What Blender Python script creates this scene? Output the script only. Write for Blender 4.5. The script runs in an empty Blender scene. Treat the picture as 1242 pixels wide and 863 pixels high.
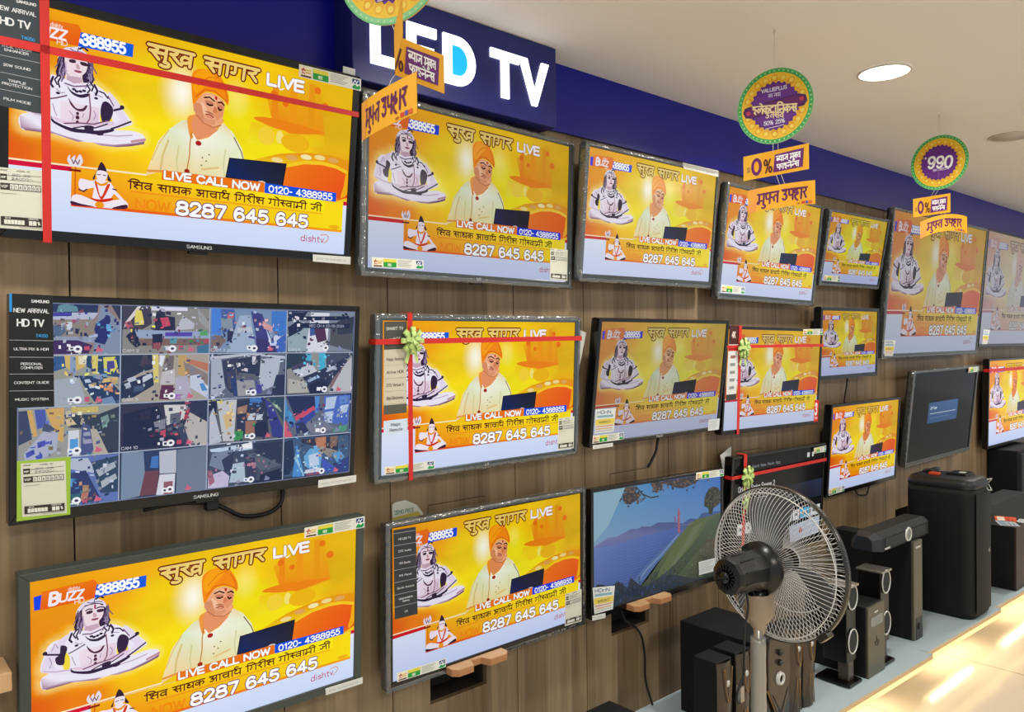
import bpy, bmesh, math, random
from mathutils import Vector, Matrix
from mathutils.noise import noise as pnoise
random.seed(7)
PI = math.pi
scene = bpy.context.scene
COL = scene.collection

# ------------------------------------------------------------------ camera, sky, lights, exposure
def make_camera():
    yaw, pitch, roll = math.radians(41.0045), math.radians(-0.6714), math.radians(-0.6948)
    f = Vector((math.sin(yaw)*math.cos(pitch), math.cos(yaw)*math.cos(pitch), math.sin(pitch)))
    r = Vector((math.cos(yaw), -math.sin(yaw), 0)); u = r.cross(f)
    r2 = r*math.cos(roll) + u*math.sin(roll); u2 = -r*math.sin(roll) + u*math.cos(roll)
    cd = bpy.data.cameras.new('camera'); cd.sensor_width = 36; cd.lens = 36*943.108/1242
    cd.clip_start = .05; cd.clip_end = 100
    co = bpy.data.objects.new('camera', cd); COL.objects.link(co)
    m = Matrix((r2, u2, -f)).transposed().to_4x4(); m.translation = (0, -1.8, 1.5)
    co.matrix_world = m; scene.camera = co
make_camera()
w = bpy.data.worlds.new('world'); scene.world = w; w.use_nodes = True
w.node_tree.nodes['Background'].inputs[0].default_value = (.86, .93, 1, 1)
w.node_tree.nodes['Background'].inputs[1].default_value = .60
scene.view_settings.view_transform = 'Standard'; scene.view_settings.look = 'None'
scene.view_settings.exposure = 0; scene.view_settings.gamma = 1; scene.view_settings.use_curve_mapping = False
scene.cycles.use_denoising = True
scene.cycles.max_bounces = 6; scene.cycles.diffuse_bounces = 3; scene.cycles.glossy_bounces = 3
scene.cycles.transparent_max_bounces = 12; scene.cycles.sample_clamp_indirect = 4
DOWNLIGHT_W = 11.0
def area(name, loc, size, energy, color, rot=(0, 0, 0), sizey=None, spread=PI):
    l = bpy.data.lights.new(name, 'AREA'); l.energy = energy; l.color = color; l.spread = spread
    if sizey: l.shape = 'RECTANGLE'; l.size = size; l.size_y = sizey
    else: l.shape = 'DISK'; l.size = size
    o = bpy.data.objects.new(name, l); COL.objects.link(o); o.location = loc; o.rotation_euler = rot
    return o
# unseen fill lights added at ceiling height, behind and beside the camera
for i, (x, y) in enumerate([(.2, -2.7), (3.2, -2.9), (6.0, -2.9)]):
    area('aisle_fill_light', (x, y, 2.395), .6, 30, (1, .95, .87), sizey=.6)

# ------------------------------------------------------------------ helpers
def lin(h):
    if isinstance(h, str): c = [int(h[i:i+2], 16)/255 for i in (0, 2, 4)]
    else: c = [x/255 for x in h]
    return tuple(x/12.92 if x <= .04045 else ((x+.055)/1.055)**2.4 for x in c)

def mat(name, color, rough=.5, spec=.5, metal=0, emit=None, estr=1, coat=0, alpha=1, trans=0, bump=None):
    m = bpy.data.materials.new(name); m.use_nodes = True
    nt = m.node_tree; b = nt.nodes['Principled BSDF']
    b.inputs['Base Color'].default_value = (*lin(color), 1)
    b.inputs['Roughness'].default_value = rough; b.inputs['Specular IOR Level'].default_value = spec
    b.inputs['Metallic'].default_value = metal; b.inputs['Coat Weight'].default_value = coat
    b.inputs['Alpha'].default_value = alpha; b.inputs['Transmission Weight'].default_value = trans
    if emit: b.inputs['Emission Color'].default_value = (*lin(emit), 1); b.inputs['Emission Strength'].default_value = estr
    # a little surface variation on every object
    n = nt.nodes.new('ShaderNodeTexNoise'); n.inputs['Scale'].default_value = bump[0] if bump else 40
    bp = nt.nodes.new('ShaderNodeBump'); bp.inputs['Strength'].default_value = bump[1] if bump else .02
    bp.inputs['Distance'].default_value = .002
    tc = nt.nodes.new('ShaderNodeTexCoord')
    nt.links.new(tc.outputs['Object'], n.inputs['Vector']); nt.links.new(n.outputs['Fac'], bp.inputs['Height'])
    nt.links.new(bp.outputs['Normal'], b.inputs['Normal'])
    return m

def attr_paper(name, rough=.55, spec=.3):
    m = bpy.data.materials.new(name); m.use_nodes = True; nt = m.node_tree; b = nt.nodes['Principled BSDF']
    a = nt.nodes.new('ShaderNodeAttribute'); a.attribute_name = 'Col'
    nt.links.new(a.outputs['Color'], b.inputs['Base Color'])
    b.inputs['Roughness'].default_value = rough; b.inputs['Specular IOR Level'].default_value = spec
    return m

def screen_mat(name, gain=1, sat=1, tint='808080', fac=0, gamma=1, hue=.5, rough=.14, spec=.13):
    m = bpy.data.materials.new(name); m.use_nodes = True; nt = m.node_tree; b = nt.nodes['Principled BSDF']
    a = nt.nodes.new('ShaderNodeAttribute'); a.attribute_name = 'Col'
    g = nt.nodes.new('ShaderNodeGamma'); g.inputs[1].default_value = gamma
    h = nt.nodes.new('ShaderNodeHueSaturation'); h.inputs['Saturation'].default_value = sat; h.inputs['Value'].default_value = gain; h.inputs['Hue'].default_value = hue
    x = nt.nodes.new('ShaderNodeMix'); x.data_type = 'RGBA'; x.inputs[0].default_value = fac
    x.inputs[7].default_value = (*lin(tint), 1)
    nt.links.new(a.outputs['Color'], g.inputs[0]); nt.links.new(g.outputs[0], h.inputs['Color'])
    nt.links.new(h.outputs[0], x.inputs[6]); nt.links.new(x.outputs[2], b.inputs['Emission Color'])
    b.inputs['Emission Strength'].default_value = 1; b.inputs['Base Color'].default_value = (.004, .004, .005, 1)
    b.inputs['Roughness'].default_value = rough; b.inputs['Specular IOR Level'].default_value = spec
    return m

class MB:
    """collects boxes, tubes, lathes and sheets into ONE mesh"""
    def __init__(s): s.v = []; s.f = []; s.mi = []; s.sm = []
    def add(s, vs, fs, mi=0, M=None, smooth=False):
        n = len(s.v)
        s.v += [tuple(M @ Vector(p)) if M else tuple(p) for p in vs]
        s.f += [tuple(i+n for i in f) for f in fs]; s.mi += [mi]*len(fs); s.sm += [smooth]*len(fs)
        return s
    def box(s, a, b, mi=0, M=None, bev=0):
        (x0, y0, z0), (x1, y1, z1) = a, b
        if bev <= 0:
            vs = [(x, y, z) for x in (x0, x1) for y in (y0, y1) for z in (z0, z1)]
            return s.add(vs, [(0, 1, 3, 2), (4, 6, 7, 5), (0, 4, 5, 1), (2, 3, 7, 6), (0, 2, 6, 4), (1, 5, 7, 3)], mi, M)
        bm = bmesh.new(); bmesh.ops.create_cube(bm, size=1)
        for v in bm.verts: v.co = Vector(((x0+x1)/2+v.co.x*(x1-x0), (y0+y1)/2+v.co.y*(y1-y0), (z0+z1)/2+v.co.z*(z1-z0)))
        bmesh.ops.bevel(bm, geom=bm.edges[:], offset=bev, segments=3, affect='EDGES', profile=.5)
        s.bm(bm, mi, M); return s
    def bm(s, bm, mi=0, M=None, smooth=False):
        bm.verts.index_update()
        s.add([v.co[:] for v in bm.verts], [tuple(v.index for v in f.verts) for f in bm.faces], mi, M, smooth); bm.free()
    def tube(s, pts, r, seg=8, mi=0, M=None, closed=False, cap=True, smooth=True):
        pts = [Vector(p) for p in pts]; n = len(pts); vs = []; fs = []
        up = None
        for i, p in enumerate(pts):
            if closed: t = pts[(i+1) % n]-pts[i-1]
            else: t = pts[min(i+1, n-1)]-pts[max(i-1, 0)]
            t.normalize()
            if up is None: up = t.orthogonal().normalized()
            up = (up-t*up.dot(t)); up = up.normalized() if up.length > 1e-6 else t.orthogonal().normalized()
            sd = t.cross(up); rr = r[i] if isinstance(r, (list, tuple)) else r
            vs += [p+(up*math.cos(a)+sd*math.sin(a))*rr for a in [2*PI*k/seg for k in range(seg)]]
        m = n if closed else n-1
        for i in range(m):
            for k in range(seg):
                j = (i+1) % n
                fs.append((i*seg+k, i*seg+(k+1) % seg, j*seg+(k+1) % seg, j*seg+k))
        if cap and not closed: fs += [tuple(range(seg))[::-1], tuple(range((n-1)*seg, n*seg))]
        return s.add(vs, fs, mi, M, smooth)
    def lathe(s, prof, seg=32, mi=0, M=None, smooth=True, cap=True):
        """prof: (radius, z) pairs about local z"""
        vs = []; fs = []
        for r, z in prof: vs += [(r*math.cos(2*PI*k/seg), r*math.sin(2*PI*k/seg), z) for k in range(seg)]
        for i in range(len(prof)-1):
            for k in range(seg): fs.append((i*seg+k, i*seg+(k+1) % seg, (i+1)*seg+(k+1) % seg, (i+1)*seg+k))
        if cap and prof[0][0] > 1e-6: fs.append(tuple(range(seg))[::-1])
        if cap and prof[-1][0] > 1e-6: fs.append(tuple(range((len(prof)-1)*seg, len(prof)*seg)))
        return s.add(vs, fs, mi, M, smooth)
    def prism(s, poly, d0, d1, axis='y', mi=0, M=None):
        """extrude a 2D polygon between d0 and d1 along an axis"""
        mk = {'y': lambda a, b, d: (a, d, b), 'z': lambda a, b, d: (a, b, d), 'x': lambda a, b, d: (d, a, b)}[axis]
        n = len(poly); vs = [mk(a, b, d0) for a, b in poly]+[mk(a, b, d1) for a, b in poly]
        fs = [tuple(range(n))[::-1], tuple(range(n, 2*n))]+[(i, (i+1) % n, n+(i+1) % n, n+i) for i in range(n)]
        return s.add(vs, fs, mi, M)
    def build(s, name, mats, parent=None, loc=None, bevel=0):
        me = bpy.data.meshes.new(name); me.from_pydata(s.v, [], s.f)
        mats = mats if isinstance(mats, (list, tuple)) else [mats]
        for m in mats: me.materials.append(m)
        me.polygons.foreach_set('material_index', s.mi); me.polygons.foreach_set('use_smooth', s.sm); me.update()
        bm = bmesh.new(); bm.from_mesh(me); bmesh.ops.recalc_face_normals(bm, faces=bm.faces[:]); bm.to_mesh(me); bm.free()
        o = bpy.data.objects.new(name, me); COL.objects.link(o)
        if parent: o.parent = parent
        if loc: o.location = loc
        if bevel:
            b = o.modifiers.new('bevel', 'BEVEL'); b.width = bevel; b.segments = 2; b.limit_method = 'ANGLE'; b.angle_limit = .7
        return o

def tag(o, label=None, cat=None, group=None, kind=None):
    if label: o['label'] = label
    if cat: o['category'] = cat
    if group: o['group'] = group
    if kind: o['kind'] = kind
    return o
def empty(name, label, cat, loc=(0, 0, 0), group=None, M=None):
    o = bpy.data.objects.new(name, None); COL.objects.link(o); o.empty_display_size = .1
    if M is not None: o.matrix_world = M
    else: o.location = loc
    return tag(o, label, cat, group)
def rrect(x0, z0, x1, z1, r, n=5):
    out = []
    for cx, cz, a in ((x1-r, z1-r, 0), (x0+r, z1-r, 90), (x0+r, z0+r, 180), (x1-r, z0+r, 270)):
        out += [(cx+r*math.cos(math.radians(a+90*k/n)), cz+r*math.sin(math.radians(a+90*k/n))) for k in range(n+1)]
    return out
def catmull(pts, n=4):
    if len(pts) < 3: return pts
    out = []
    for i in range(len(pts)-1):
        p0, p1, p2, p3 = pts[max(i-1, 0)], pts[i], pts[i+1], pts[min(i+2, len(pts)-1)]
        for k in range(n):
            t = k/n
            out.append(tuple(.5*(2*b+(c-a)*t+(2*a-5*b+4*c-d)*t*t+(3*b-a-3*c+d)*t**3) for a, b, c, d in zip(p0, p1, p2, p3)))
    return out+[pts[-1]]

# ------------------------------------------------------------------ stroke lettering (Latin and Devanagari)
G = {
'A': (.72, '0,0 .35,1 .7,0;.13,.33 .57,.33'), 'B': (.68, '0,0 0,1;0,1 .4,1;~.4,1 .6,.88 .6,.65 .4,.53;0,.53 .42,.53;~.42,.53 .66,.4 .66,.13 .42,0;0,0 .42,0'),
'C': (.72, '~.66,.8 .5,.98 .22,.98 .02,.72 .02,.28 .22,.02 .5,.02 .66,.2'), 'D': (.74, '0,0 0,1;0,1 .3,1;~.3,1 .6,.88 .7,.5 .6,.12 .3,0;0,0 .3,0'),
'E': (.62, '.55,1 0,1 0,0 .56,0;0,.52 .5,.52'), 'F': (.58, '.54,1 0,1 0,0;0,.5 .46,.5'), 'G': (.76, '~.68,.8 .5,.98 .22,.98 .02,.72 .02,.28 .22,.02 .5,.02 .68,.2;.68,.2 .68,.48 .4,.48'),
'H': (.72, '0,0 0,1;.64,0 .64,1;0,.52 .64,.52'), 'I': (.22, '.06,0 .06,1'), 'J': (.52, '~.44,1 .44,.3 .36,.04 .14,.02 .02,.22'), 'K': (.68, '0,0 0,1;.6,1 0,.42;.2,.6 .62,0'),
'L': (.56, '0,1 0,0 .52,0'), 'M': (.84, '0,0 0,1 .38,.3 .76,1 .76,0'), 'N': (.74, '0,0 0,1 .64,0 .64,1'), 'O': (.8, '~.36,1 .1,.9 0,.5 .1,.1 .36,0 .62,.1 .72,.5 .62,.9 .36,1'),
'P': (.64, '0,0 0,1;0,1 .38,1;~.38,1 .58,.88 .58,.58 .38,.46;0,.46 .38,.46'), 'Q': (.8, '~.36,1 .1,.9 0,.5 .1,.1 .36,0 .62,.1 .72,.5 .62,.9 .36,1;.45,.25 .72,-.05'),
'R': (.68, '0,0 0,1;0,1 .38,1;~.38,1 .58,.88 .58,.58 .38,.48;0,.48 .38,.48;.32,.48 .6,0'), 'S': (.66, '~.56,.82 .42,1 .16,1 .03,.8 .12,.58 .46,.44 .58,.22 .42,0 .15,0 .02,.2'),
'T': (.66, '0,1 .62,1;.31,1 .31,0'), 'U': (.72, '~0,1 0,.3 .1,.05 .32,0 .54,.05 .64,.3 .64,1'), 'V': (.7, '0,1 .33,0 .66,1'), 'W': (.98, '0,1 .22,0 .45,.9 .68,0 .9,1'),
'X': (.66, '0,0 .6,1;0,1 .6,0'), 'Y': (.66, '0,1 .31,.5 .62,1;.31,.5 .31,0'), 'Z': (.64, '0,1 .58,1 0,0 .58,0'),
'0': (.66, '~.29,1 .08,.88 0,.5 .08,.12 .29,0 .5,.12 .58,.5 .5,.88 .29,1'), '1': (.4, '.05,.78 .25,1 .25,0'), '2': (.64, '~.03,.75 .12,.96 .4,1 .55,.78 .45,.5 .02,.02;.02,0 .57,0'),
'3': (.64, '~.03,.8 .2,1 .45,.95 .53,.75 .4,.55 .22,.53;~.22,.53 .48,.48 .57,.25 .42,.02 .18,0 .02,.18'), '4': (.66, '.42,0 .42,1 0,.3 .6,.3'), '5': (.64, '.52,1 .1,1 .06,.55;~.06,.55 .3,.65 .54,.5 .54,.18 .32,0 .1,.04 .02,.18'),
'6': (.66, '~.5,.85 .32,1 .1,.85 .02,.4 .12,.05 .32,0 .52,.1 .56,.34 .44,.56 .24,.58 .06,.4'), '7': (.6, '0,1 .56,1 .2,0'), '8': (.66, '~.3,1 .08,.9 .06,.66 .3,.54 .54,.66 .52,.9 .3,1;~.3,.54 .04,.42 .02,.12 .3,0 .58,.12 .56,.42 .3,.54'),
'9': (.66, '~.08,.15 .26,0 .48,.15 .56,.6 .46,.95 .26,1 .06,.9 .02,.66 .14,.44 .34,.42 .52,.6'), '-': (.4, '.03,.42 .3,.42'), '.': (.2, '.06,.0 .06,.04'), '&': (.7, '~.6,0 .1,.7 .15,.95 .35,.95 .4,.75 .05,.35 .1,.05 .35,.02 .6,.4'),
'%': (.9, '.65,1 .15,0;~.15,1 .02,.9 .02,.65 .15,.58 .28,.65 .28,.9 .15,1;~.66,.42 .53,.32 .53,.1 .66,0 .79,.1 .79,.32 .66,.42'),
"'": (.15, '.08,1 .04,.78'), '/': (.4, '0,0 .35,1'), ' ': (.34, ''), ':': (.2, '.06,.0 .06,.06;.06,.45 .06,.51'),
'd': (.62, '.5,0 .5,1.0;~.5,.5 .3,.66 .06,.55 .0,.32 .08,.06 .3,0 .5,.14'), 'i': (.2, '.06,0 .06,.64;.06,.85 .06,.9'), 's': (.5, '~.4,.55 .22,.66 .04,.55 .1,.38 .34,.28 .42,.12 .22,0 .02,.1'),
'h': (.56, '0,0 0,1;~0,.45 .2,.65 .42,.55 .44,.3 .44,0'), 't': (.4, '~.14,.9 .14,.2 .2,.03 .34,.02;0,.64 .32,.64'), 'v': (.5, '0,.64 .21,0 .42,.64'), 'o': (.6, '~.25,.65 .05,.55 0,.32 .05,.08 .25,0 .45,.08 .5,.32 .45,.55 .25,.65'),
'a': (.55, '~.04,.55 .22,.66 .42,.55 .44,.3 .44,0;~.44,.36 .15,.34 .03,.18 .15,.01 .44,.14'), 'e': (.56, '~.02,.34 .46,.36 .4,.6 .2,.65 .03,.5 .02,.18 .2,0 .44,.1'), 'n': (.56, '0,0 0,.64;~0,.45 .2,.65 .42,.55 .44,.3 .44,0'),
'r': (.36, '0,0 0,.64;~0,.4 .12,.6 .32,.62'), 'g': (.58, '~.46,.64 .46,0 .36,-.22 .1,-.22;~.46,.5 .26,.66 .04,.52 .02,.2 .2,0 .46,.14'), 'm': (.86, '0,0 0,.64;~0,.45 .2,.65 .36,.5 .37,0;~.37,.45 .55,.65 .72,.5 .73,0'), 'y': (.5, '0,.64 .22,0;.44,.64 .12,-.25'), 'c': (.5, '~.42,.55 .22,.66 .03,.45 .03,.2 .22,0 .42,.1'), 'l': (.2, '.06,0 .06,1'), 'u': (.56, '~0,.64 .02,.15 .2,0 .42,.15 .44,.64;.44,.64 .44,0'), 'p': (.58, '0,.64 0,-.25;~0,.5 .22,.66 .46,.5 .46,.15 .22,0 0,.14'), 'k': (.5, '0,0 0,1;.4,.64 0,.25;.15,.38 .42,0'), 'b': (.6, '0,0 0,1;~0,.5 .22,.66 .46,.5 .46,.15 .22,0 0,.14'), 'x': (.5, '0,0 .42,.64;0,.64 .42,0'), 'f': (.36, '~.32,1 .16,.95 .14,.6 .14,0;0,.64 .3,.64'), 'w': (.75, '0,.64 .17,0 .34,.6 .51,0 .68,.64'),
# Devanagari: the top line is drawn by the writer
'स': (.84, '~.1,1 .3,.93 .34,.76 .22,.63 .06,.61;.13,.61 .45,.08;.28,.55 .7,.55;.7,1 .7,0'), 'ख': (1.02, '~.08,1 .26,.93 .3,.77 .18,.66 .04,.64;~.1,.63 .3,.3 .44,.1 .54,.04;~.88,.55 .62,.66 .5,.42 .62,.2 .88,.36;.88,1 .88,0'),
'ग': (.78, '~.18,1 .2,.5 .16,.32 .04,.33;.62,1 .62,0'), 'र': (.56, '~.12,1 .36,.92 .4,.75 .25,.62 .07,.6;.15,.6 .46,.06'), 'श': (.88, '~.34,.62 .12,.72 .08,.92 .26,.95 .36,.8 .34,.55 .1,.36;.12,.36 .38,.06;.34,.6 .74,.6;.74,1 .74,0'),
'व': (.74, '~.6,.6 .3,.68 .1,.42 .3,.17 .6,.36;.6,1 .6,0'), 'ध': (.8, '~.08,.93 .24,.95 .25,.76 .12,.7;~.14,.7 .38,.6 .16,.5 .1,.35 .3,.18 .64,.4;.64,1 .64,0'), 'क': (.94, '.45,1 .45,0;~.45,.62 .2,.68 .05,.45 .2,.25 .45,.5;~.45,.6 .7,.7 .84,.48 .72,.22'),
'आ': (1.18, '~.06,.85 .25,.95 .32,.74 .14,.56;~.14,.56 .4,.42 .3,.15 .04,.2;.24,.55 .62,.55;.64,1 .64,0;.98,1 .98,0'), 'च': (.78, '.06,.68 .62,.68;~.12,.68 .16,.3 .4,.16 .63,.4;.63,1 .63,0'), 'य': (.78, '~.08,1 .28,.85 .1,.62 .14,.32 .38,.25 .63,.45;.63,1 .63,0'),
'म': (.82, '.18,1 .18,.3;~.18,.32 .05,.3 .04,.14 .16,.1 .2,.34;.18,.36 .66,.36;.66,1 .66,0'), 'ज': (.86, '.74,1 .74,0;.32,.6 .74,.6;~.34,.6 .4,.4 .25,.2 .08,.32'), 'उ': (.74, '~.1,.88 .36,.94 .44,.72 .22,.56;~.22,.56 .54,.48 .5,.14 .25,.06 .08,.2;~.56,1 .44,.86 .3,.9'),
'प': (.72, '~.1,1 .1,.62 .2,.42 .57,.46;.57,1 .57,0'), 'ह': (.68, '.34,1 .34,.82;~.34,.82 .06,.78 .12,.6 .44,.64 .44,.46 .16,.4;~.16,.4 .14,.15 .46,-.12'), 'फ': (.95, '~.1,1 .1,.62 .2,.42 .5,.46;.52,1 .52,0;~.52,.66 .74,.72 .86,.5 .76,.3'),
'त': (.7, '.57,1 .57,0;~.57,.62 .28,.66 .14,.42 .22,.16'), 'ब': (.74, '~.6,.6 .3,.68 .1,.42 .3,.17 .6,.36;.6,1 .6,0;.2,.6 .5,.26'), 'इ': (.66, '~.36,1 .36,.86 .12,.82 .1,.62 .44,.6 .5,.4 .24,.22 .44,-.02'), 'न': (.76, '.62,1 .62,0;.16,.5 .62,.5;~.22,.5 .06,.44 .1,.28 .24,.36'),
'ल': (.9, '.78,1 .78,0;~.78,.58 .54,.7 .42,.45 .44,.3;~.42,.52 .22,.66 .08,.42 .22,.16'), 'ट': (.68, '.4,1 .4,.8;~.5,.8 .14,.72 .1,.35 .35,.12 .56,.22'),
'ा': (.36, '.2,1 .2,0'), 'ि': (.36, '.18,1 .18,0;~.18,1 .16,1.26 .42,1.4 .8,1.26 .9,1'), 'ी': (.38, '.22,1 .22,0;~.22,1 .2,1.28 -.02,1.4 -.3,1.26 -.36,1'), 'ो': (.38, '.22,1 .22,0;~.22,1 .1,1.3 -.14,1.42'),
'ु': (0, '~-.18,-.04 .0,-.1 .04,-.28 -.12,-.38 -.3,-.3'), '\x06': (0, '~-.5,1.02 -.72,1.18 -.58,1.42 -.34,1.3'), 'े': (0, '~-.14,1 -.24,1.26 -.5,1.38'), 'ॅ': (0, '~-.1,1.0 -.35,1.18 -.1,1.42 .06,1.34'),
# half letters: written with Latin upper-plane stand-ins
'\x01': (.56, '~.1,1 .3,.93 .34,.76 .22,.63 .06,.61;.13,.61 .42,.1;.28,.55 .56,.55'), '\x02': (.8, '~.1,1 .1,.62 .2,.42 .5,.46;.52,1 .52,0;.52,.6 .8,.5'), '\x03': (.62, '.45,1 .45,0;~.45,.62 .2,.68 .05,.45 .2,.25 .45,.5;.45,.55 .62,.55'), '\x04': (.52, '.16,.5 .52,.5;~.22,.5 .06,.44 .1,.28 .24,.36'), '\x05': (.55, '~.55,.5 .3,.66 .1,.42 .3,.17 .55,.36;.2,.6 .45,.26'),
}
def strokes(text):
    """-> (list of polylines in cap-height units, total advance)"""
    out = []; x = 0; word0 = None
    deva = lambda c: ord(c) > 0x900 or ord(c) < 8
    for ch in text+' ':
        if ch not in G: ch = ch.upper() if ch.upper() in G else ' '
        adv, st = G[ch]
        if deva(ch) and word0 is None: word0 = x
        if not deva(ch) and word0 is not None: out.append([(word0-.03, 1), (x-.02, 1)]); word0 = None
        for s in st.split(';'):
            if not s: continue
            sm = s[0] == '~'
            p = [tuple(float(c) for c in q.split(',')) for q in s.lstrip('~').split()]
            if sm: p = catmull(p, 3)
            out.append([(a+x, b) for a, b in p])
        x += adv+(0 if deva(ch) else .1)
    return out, x-.44

class PB:
    """flat coloured artwork (screen pictures, labels, cards): u right, v down, in cells of aspect:1, layered a hair apart"""
    def __init__(s, asp=16/9): s.asp = asp; s.v = []; s.f = []; s.c = []; s.L = 0; s.sub = 0
    def nxt(s): s.L += 1
    def poly(s, pts, col, cols=None, same=False):
        if not same: s.L += 1
        n = len(s.v); L = s.L+s.sub*(len(s.f) % 7)*.14; s.v += [(u, v, L) for u, v in pts]; s.f.append(tuple(range(n, n+len(pts))))
        cols = [lin(c) for c in cols] if cols else [lin(col)]*len(pts)
        s.c.append(cols)
    def rect(s, u0, v0, u1, v1, col, cols=None, same=False): s.poly([(u0, v0), (u1, v0), (u1, v1), (u0, v1)], col, cols, same)
    def smooth(s, pts, col, n=3, same=False):
        q = [pts[-1]]+list(pts)+[pts[0], pts[1]]; out = []
        for i in range(1, len(pts)+1):
            p0, p1, p2, p3 = q[i-1], q[i], q[i+1], q[min(i+2, len(q)-1)]
            for k in range(n):
                t = k/n
                out.append(tuple(.5*(2*b+(c-a)*t+(2*a-5*b+4*c-d)*t*t+(3*b-a-3*c+d)*t**3) for a, b, c, d in zip(p0, p1, p2, p3)))
        s.poly(out, col, same=same)
    def ell(s, cu, cv, ru, rv, col, n=20, a0=0, a1=2*PI, same=False):
        s.poly([(cu+ru*math.cos(a0+(a1-a0)*k/n), cv+rv*math.sin(a0+(a1-a0)*k/n)) for k in range(n)], col, same=same)
    def line(s, pts, wd, col, same=False):
        """wd in units of height"""
        if not same: s.L += 1
        A = s.asp; q = [(u*A, v) for u, v in pts]; h = wd/2
        for i in range(len(q)-1):
            (x0, y0), (x1, y1) = q[i], q[i+1]; d = math.hypot(x1-x0, y1-y0)
            if d < 1e-7: continue
            nx, ny = -(y1-y0)/d*h, (x1-x0)/d*h
            s.poly([((x0+nx)/A, y0+ny), ((x1+nx)/A, y1+ny), ((x1-nx)/A, y1-ny), ((x0-nx)/A, y0-ny)], col, same=True)
        for x, y in q:
            s.poly([((x+h*math.cos(k*PI/3))/A, y+h*math.sin(k*PI/3)) for k in range(6)], col, same=True)
    def text(s, t, u, v, h, wid, col, wd, edge=None, ewd=0, shear=0, dv=0, rise=0):
        """text with its baseline start at (u,v), cap height h and total width wid (in u); strokes wd wide (in cap heights)"""
        st, adv = strokes(t); sx = wid/max(adv, .1)
        conv = lambda p: (u+(p[0]+shear*p[1])*sx, v-p[1]*h+rise*p[0]/adv)
        for c, w_ in ((edge, ewd), (col, wd)):
            if c is None: continue
            s.L += 1
            for pl in st: s.line([conv(p) for p in pl], w_*h, c, same=True)
        return adv
    def build(s, name, m, parent=None, fn=None, eps=.00004):
        """fn maps (u,v,depth) to a point; default: unit square standing in x,z and facing -y"""
        fn = fn or (lambda u, v, d: (u-.5, -d, .5-v))
        if s.L*eps > .0032: eps = .0032/s.L
        me = bpy.data.meshes.new(name); me.from_pydata([fn(u, v, l*eps) for u, v, l in s.v], [], s.f)
        a = me.color_attributes.new('Col', 'FLOAT_COLOR', 'CORNER'); dat = []
        for p in s.c:
            for c in p: dat += [c[0], c[1], c[2], 1]
        a.data.foreach_set('color', dat); me.materials.append(m); me.update()
        o = bpy.data.objects.new(name, me); COL.objects.link(o)
        if parent: o.parent = parent
        return o
def Q(s):
    n = [float(t) for t in s.split()]; return list(zip(n[::2], n[1::2]))

# ------------------------------------------------------------------ materials
M = {}
def wood(name, base, dark, sx=1.0):
    m = bpy.data.materials.new(name); m.use_nodes = True; nt = m.node_tree; b = nt.nodes['Principled BSDF']; L = nt.links
    tc = nt.nodes.new('ShaderNodeTexCoord'); mp = nt.nodes.new('ShaderNodeMapping'); mp.inputs['Scale'].default_value = (14*sx, 14*sx, .55)
    L.new(tc.outputs['Object'], mp.inputs['Vector'])
    n1 = nt.nodes.new('ShaderNodeTexNoise'); n1.inputs['Scale'].default_value = 2.2; n1.inputs['Detail'].default_value = 6; n1.inputs['Distortion'].default_value = .6
    L.new(mp.outputs[0], n1.inputs['Vector'])
    mp2 = nt.nodes.new('ShaderNodeMapping'); mp2.inputs['Scale'].default_value = (90, 90, 1.6); L.new(tc.outputs['Object'], mp2.inputs['Vector'])
    n2 = nt.nodes.new('ShaderNodeTexNoise'); n2.inputs['Scale'].default_value = 1.5; n2.inputs['Detail'].default_value = 4; L.new(mp2.outputs[0], n2.inputs['Vector'])
    # strips of the laminate, each a little lighter or darker
    sp = nt.nodes.new('ShaderNodeSeparateXYZ'); L.new(tc.outputs['Object'], sp.inputs[0])
    mu = nt.nodes.new('ShaderNodeMath'); mu.operation = 'MULTIPLY'; mu.inputs[1].default_value = 1/.113; L.new(sp.outputs[0], mu.inputs[0])
    fl = nt.nodes.new('ShaderNodeMath'); fl.operation = 'FLOOR'; L.new(mu.outputs[0], fl.inputs[0])
    wn = nt.nodes.new('ShaderNodeTexWhiteNoise'); wn.noise_dimensions = '1D'; L.new(fl.outputs[0], wn.inputs['W'])
    a1 = nt.nodes.new('ShaderNodeMath'); a1.operation = 'MULTIPLY_ADD'; a1.inputs[1].default_value = .75; L.new(n1.outputs['Fac'], a1.inputs[0])
    a2 = nt.nodes.new('ShaderNodeMath'); a2.operation = 'MULTIPLY_ADD'; a2.inputs[1].default_value = .35; L.new(n2.outputs['Fac'], a2.inputs[0])
    a3 = nt.nodes.new('ShaderNodeMath'); a3.operation = 'MULTIPLY_ADD'; a3.inputs[1].default_value = .35; a3.inputs[2].default_value = -.22; L.new(wn.outputs['Value'], a3.inputs[0])
    L.new(a3.outputs[0], a2.inputs[2]); L.new(a2.outputs[0], a1.inputs[2])
    cr = nt.nodes.new('ShaderNodeValToRGB'); cr.color_ramp.elements[0].position = .2; cr.color_ramp.elements[0].color = (*lin(dark), 1)
    cr.color_ramp.elements[1].position = .85; cr.color_ramp.elements[1].color = (*lin(base), 1)
    L.new(a1.outputs[0], cr.inputs[0]); L.new(cr.outputs[0], b.inputs['Base Color'])
    b.inputs['Roughness'].default_value = .42; b.inputs['Specular IOR Level'].default_value = .35
    return m
M['wood'] = wood('wood_laminate', 'a58d6c', '6a563c')
M['ledge'] = wood('light_wood', 'd8b184', 'b98d60')
M['edge'] = mat('veneer_edge', 'b07a4e', .5)
M['dark'] = mat('dark_recess', '2a2119', .8)
M['niche'] = mat('niche_white', 'c9ccc6', .6)
M['fascia'] = mat('blue_acrylic', '0a1296', .3, .4)
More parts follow.
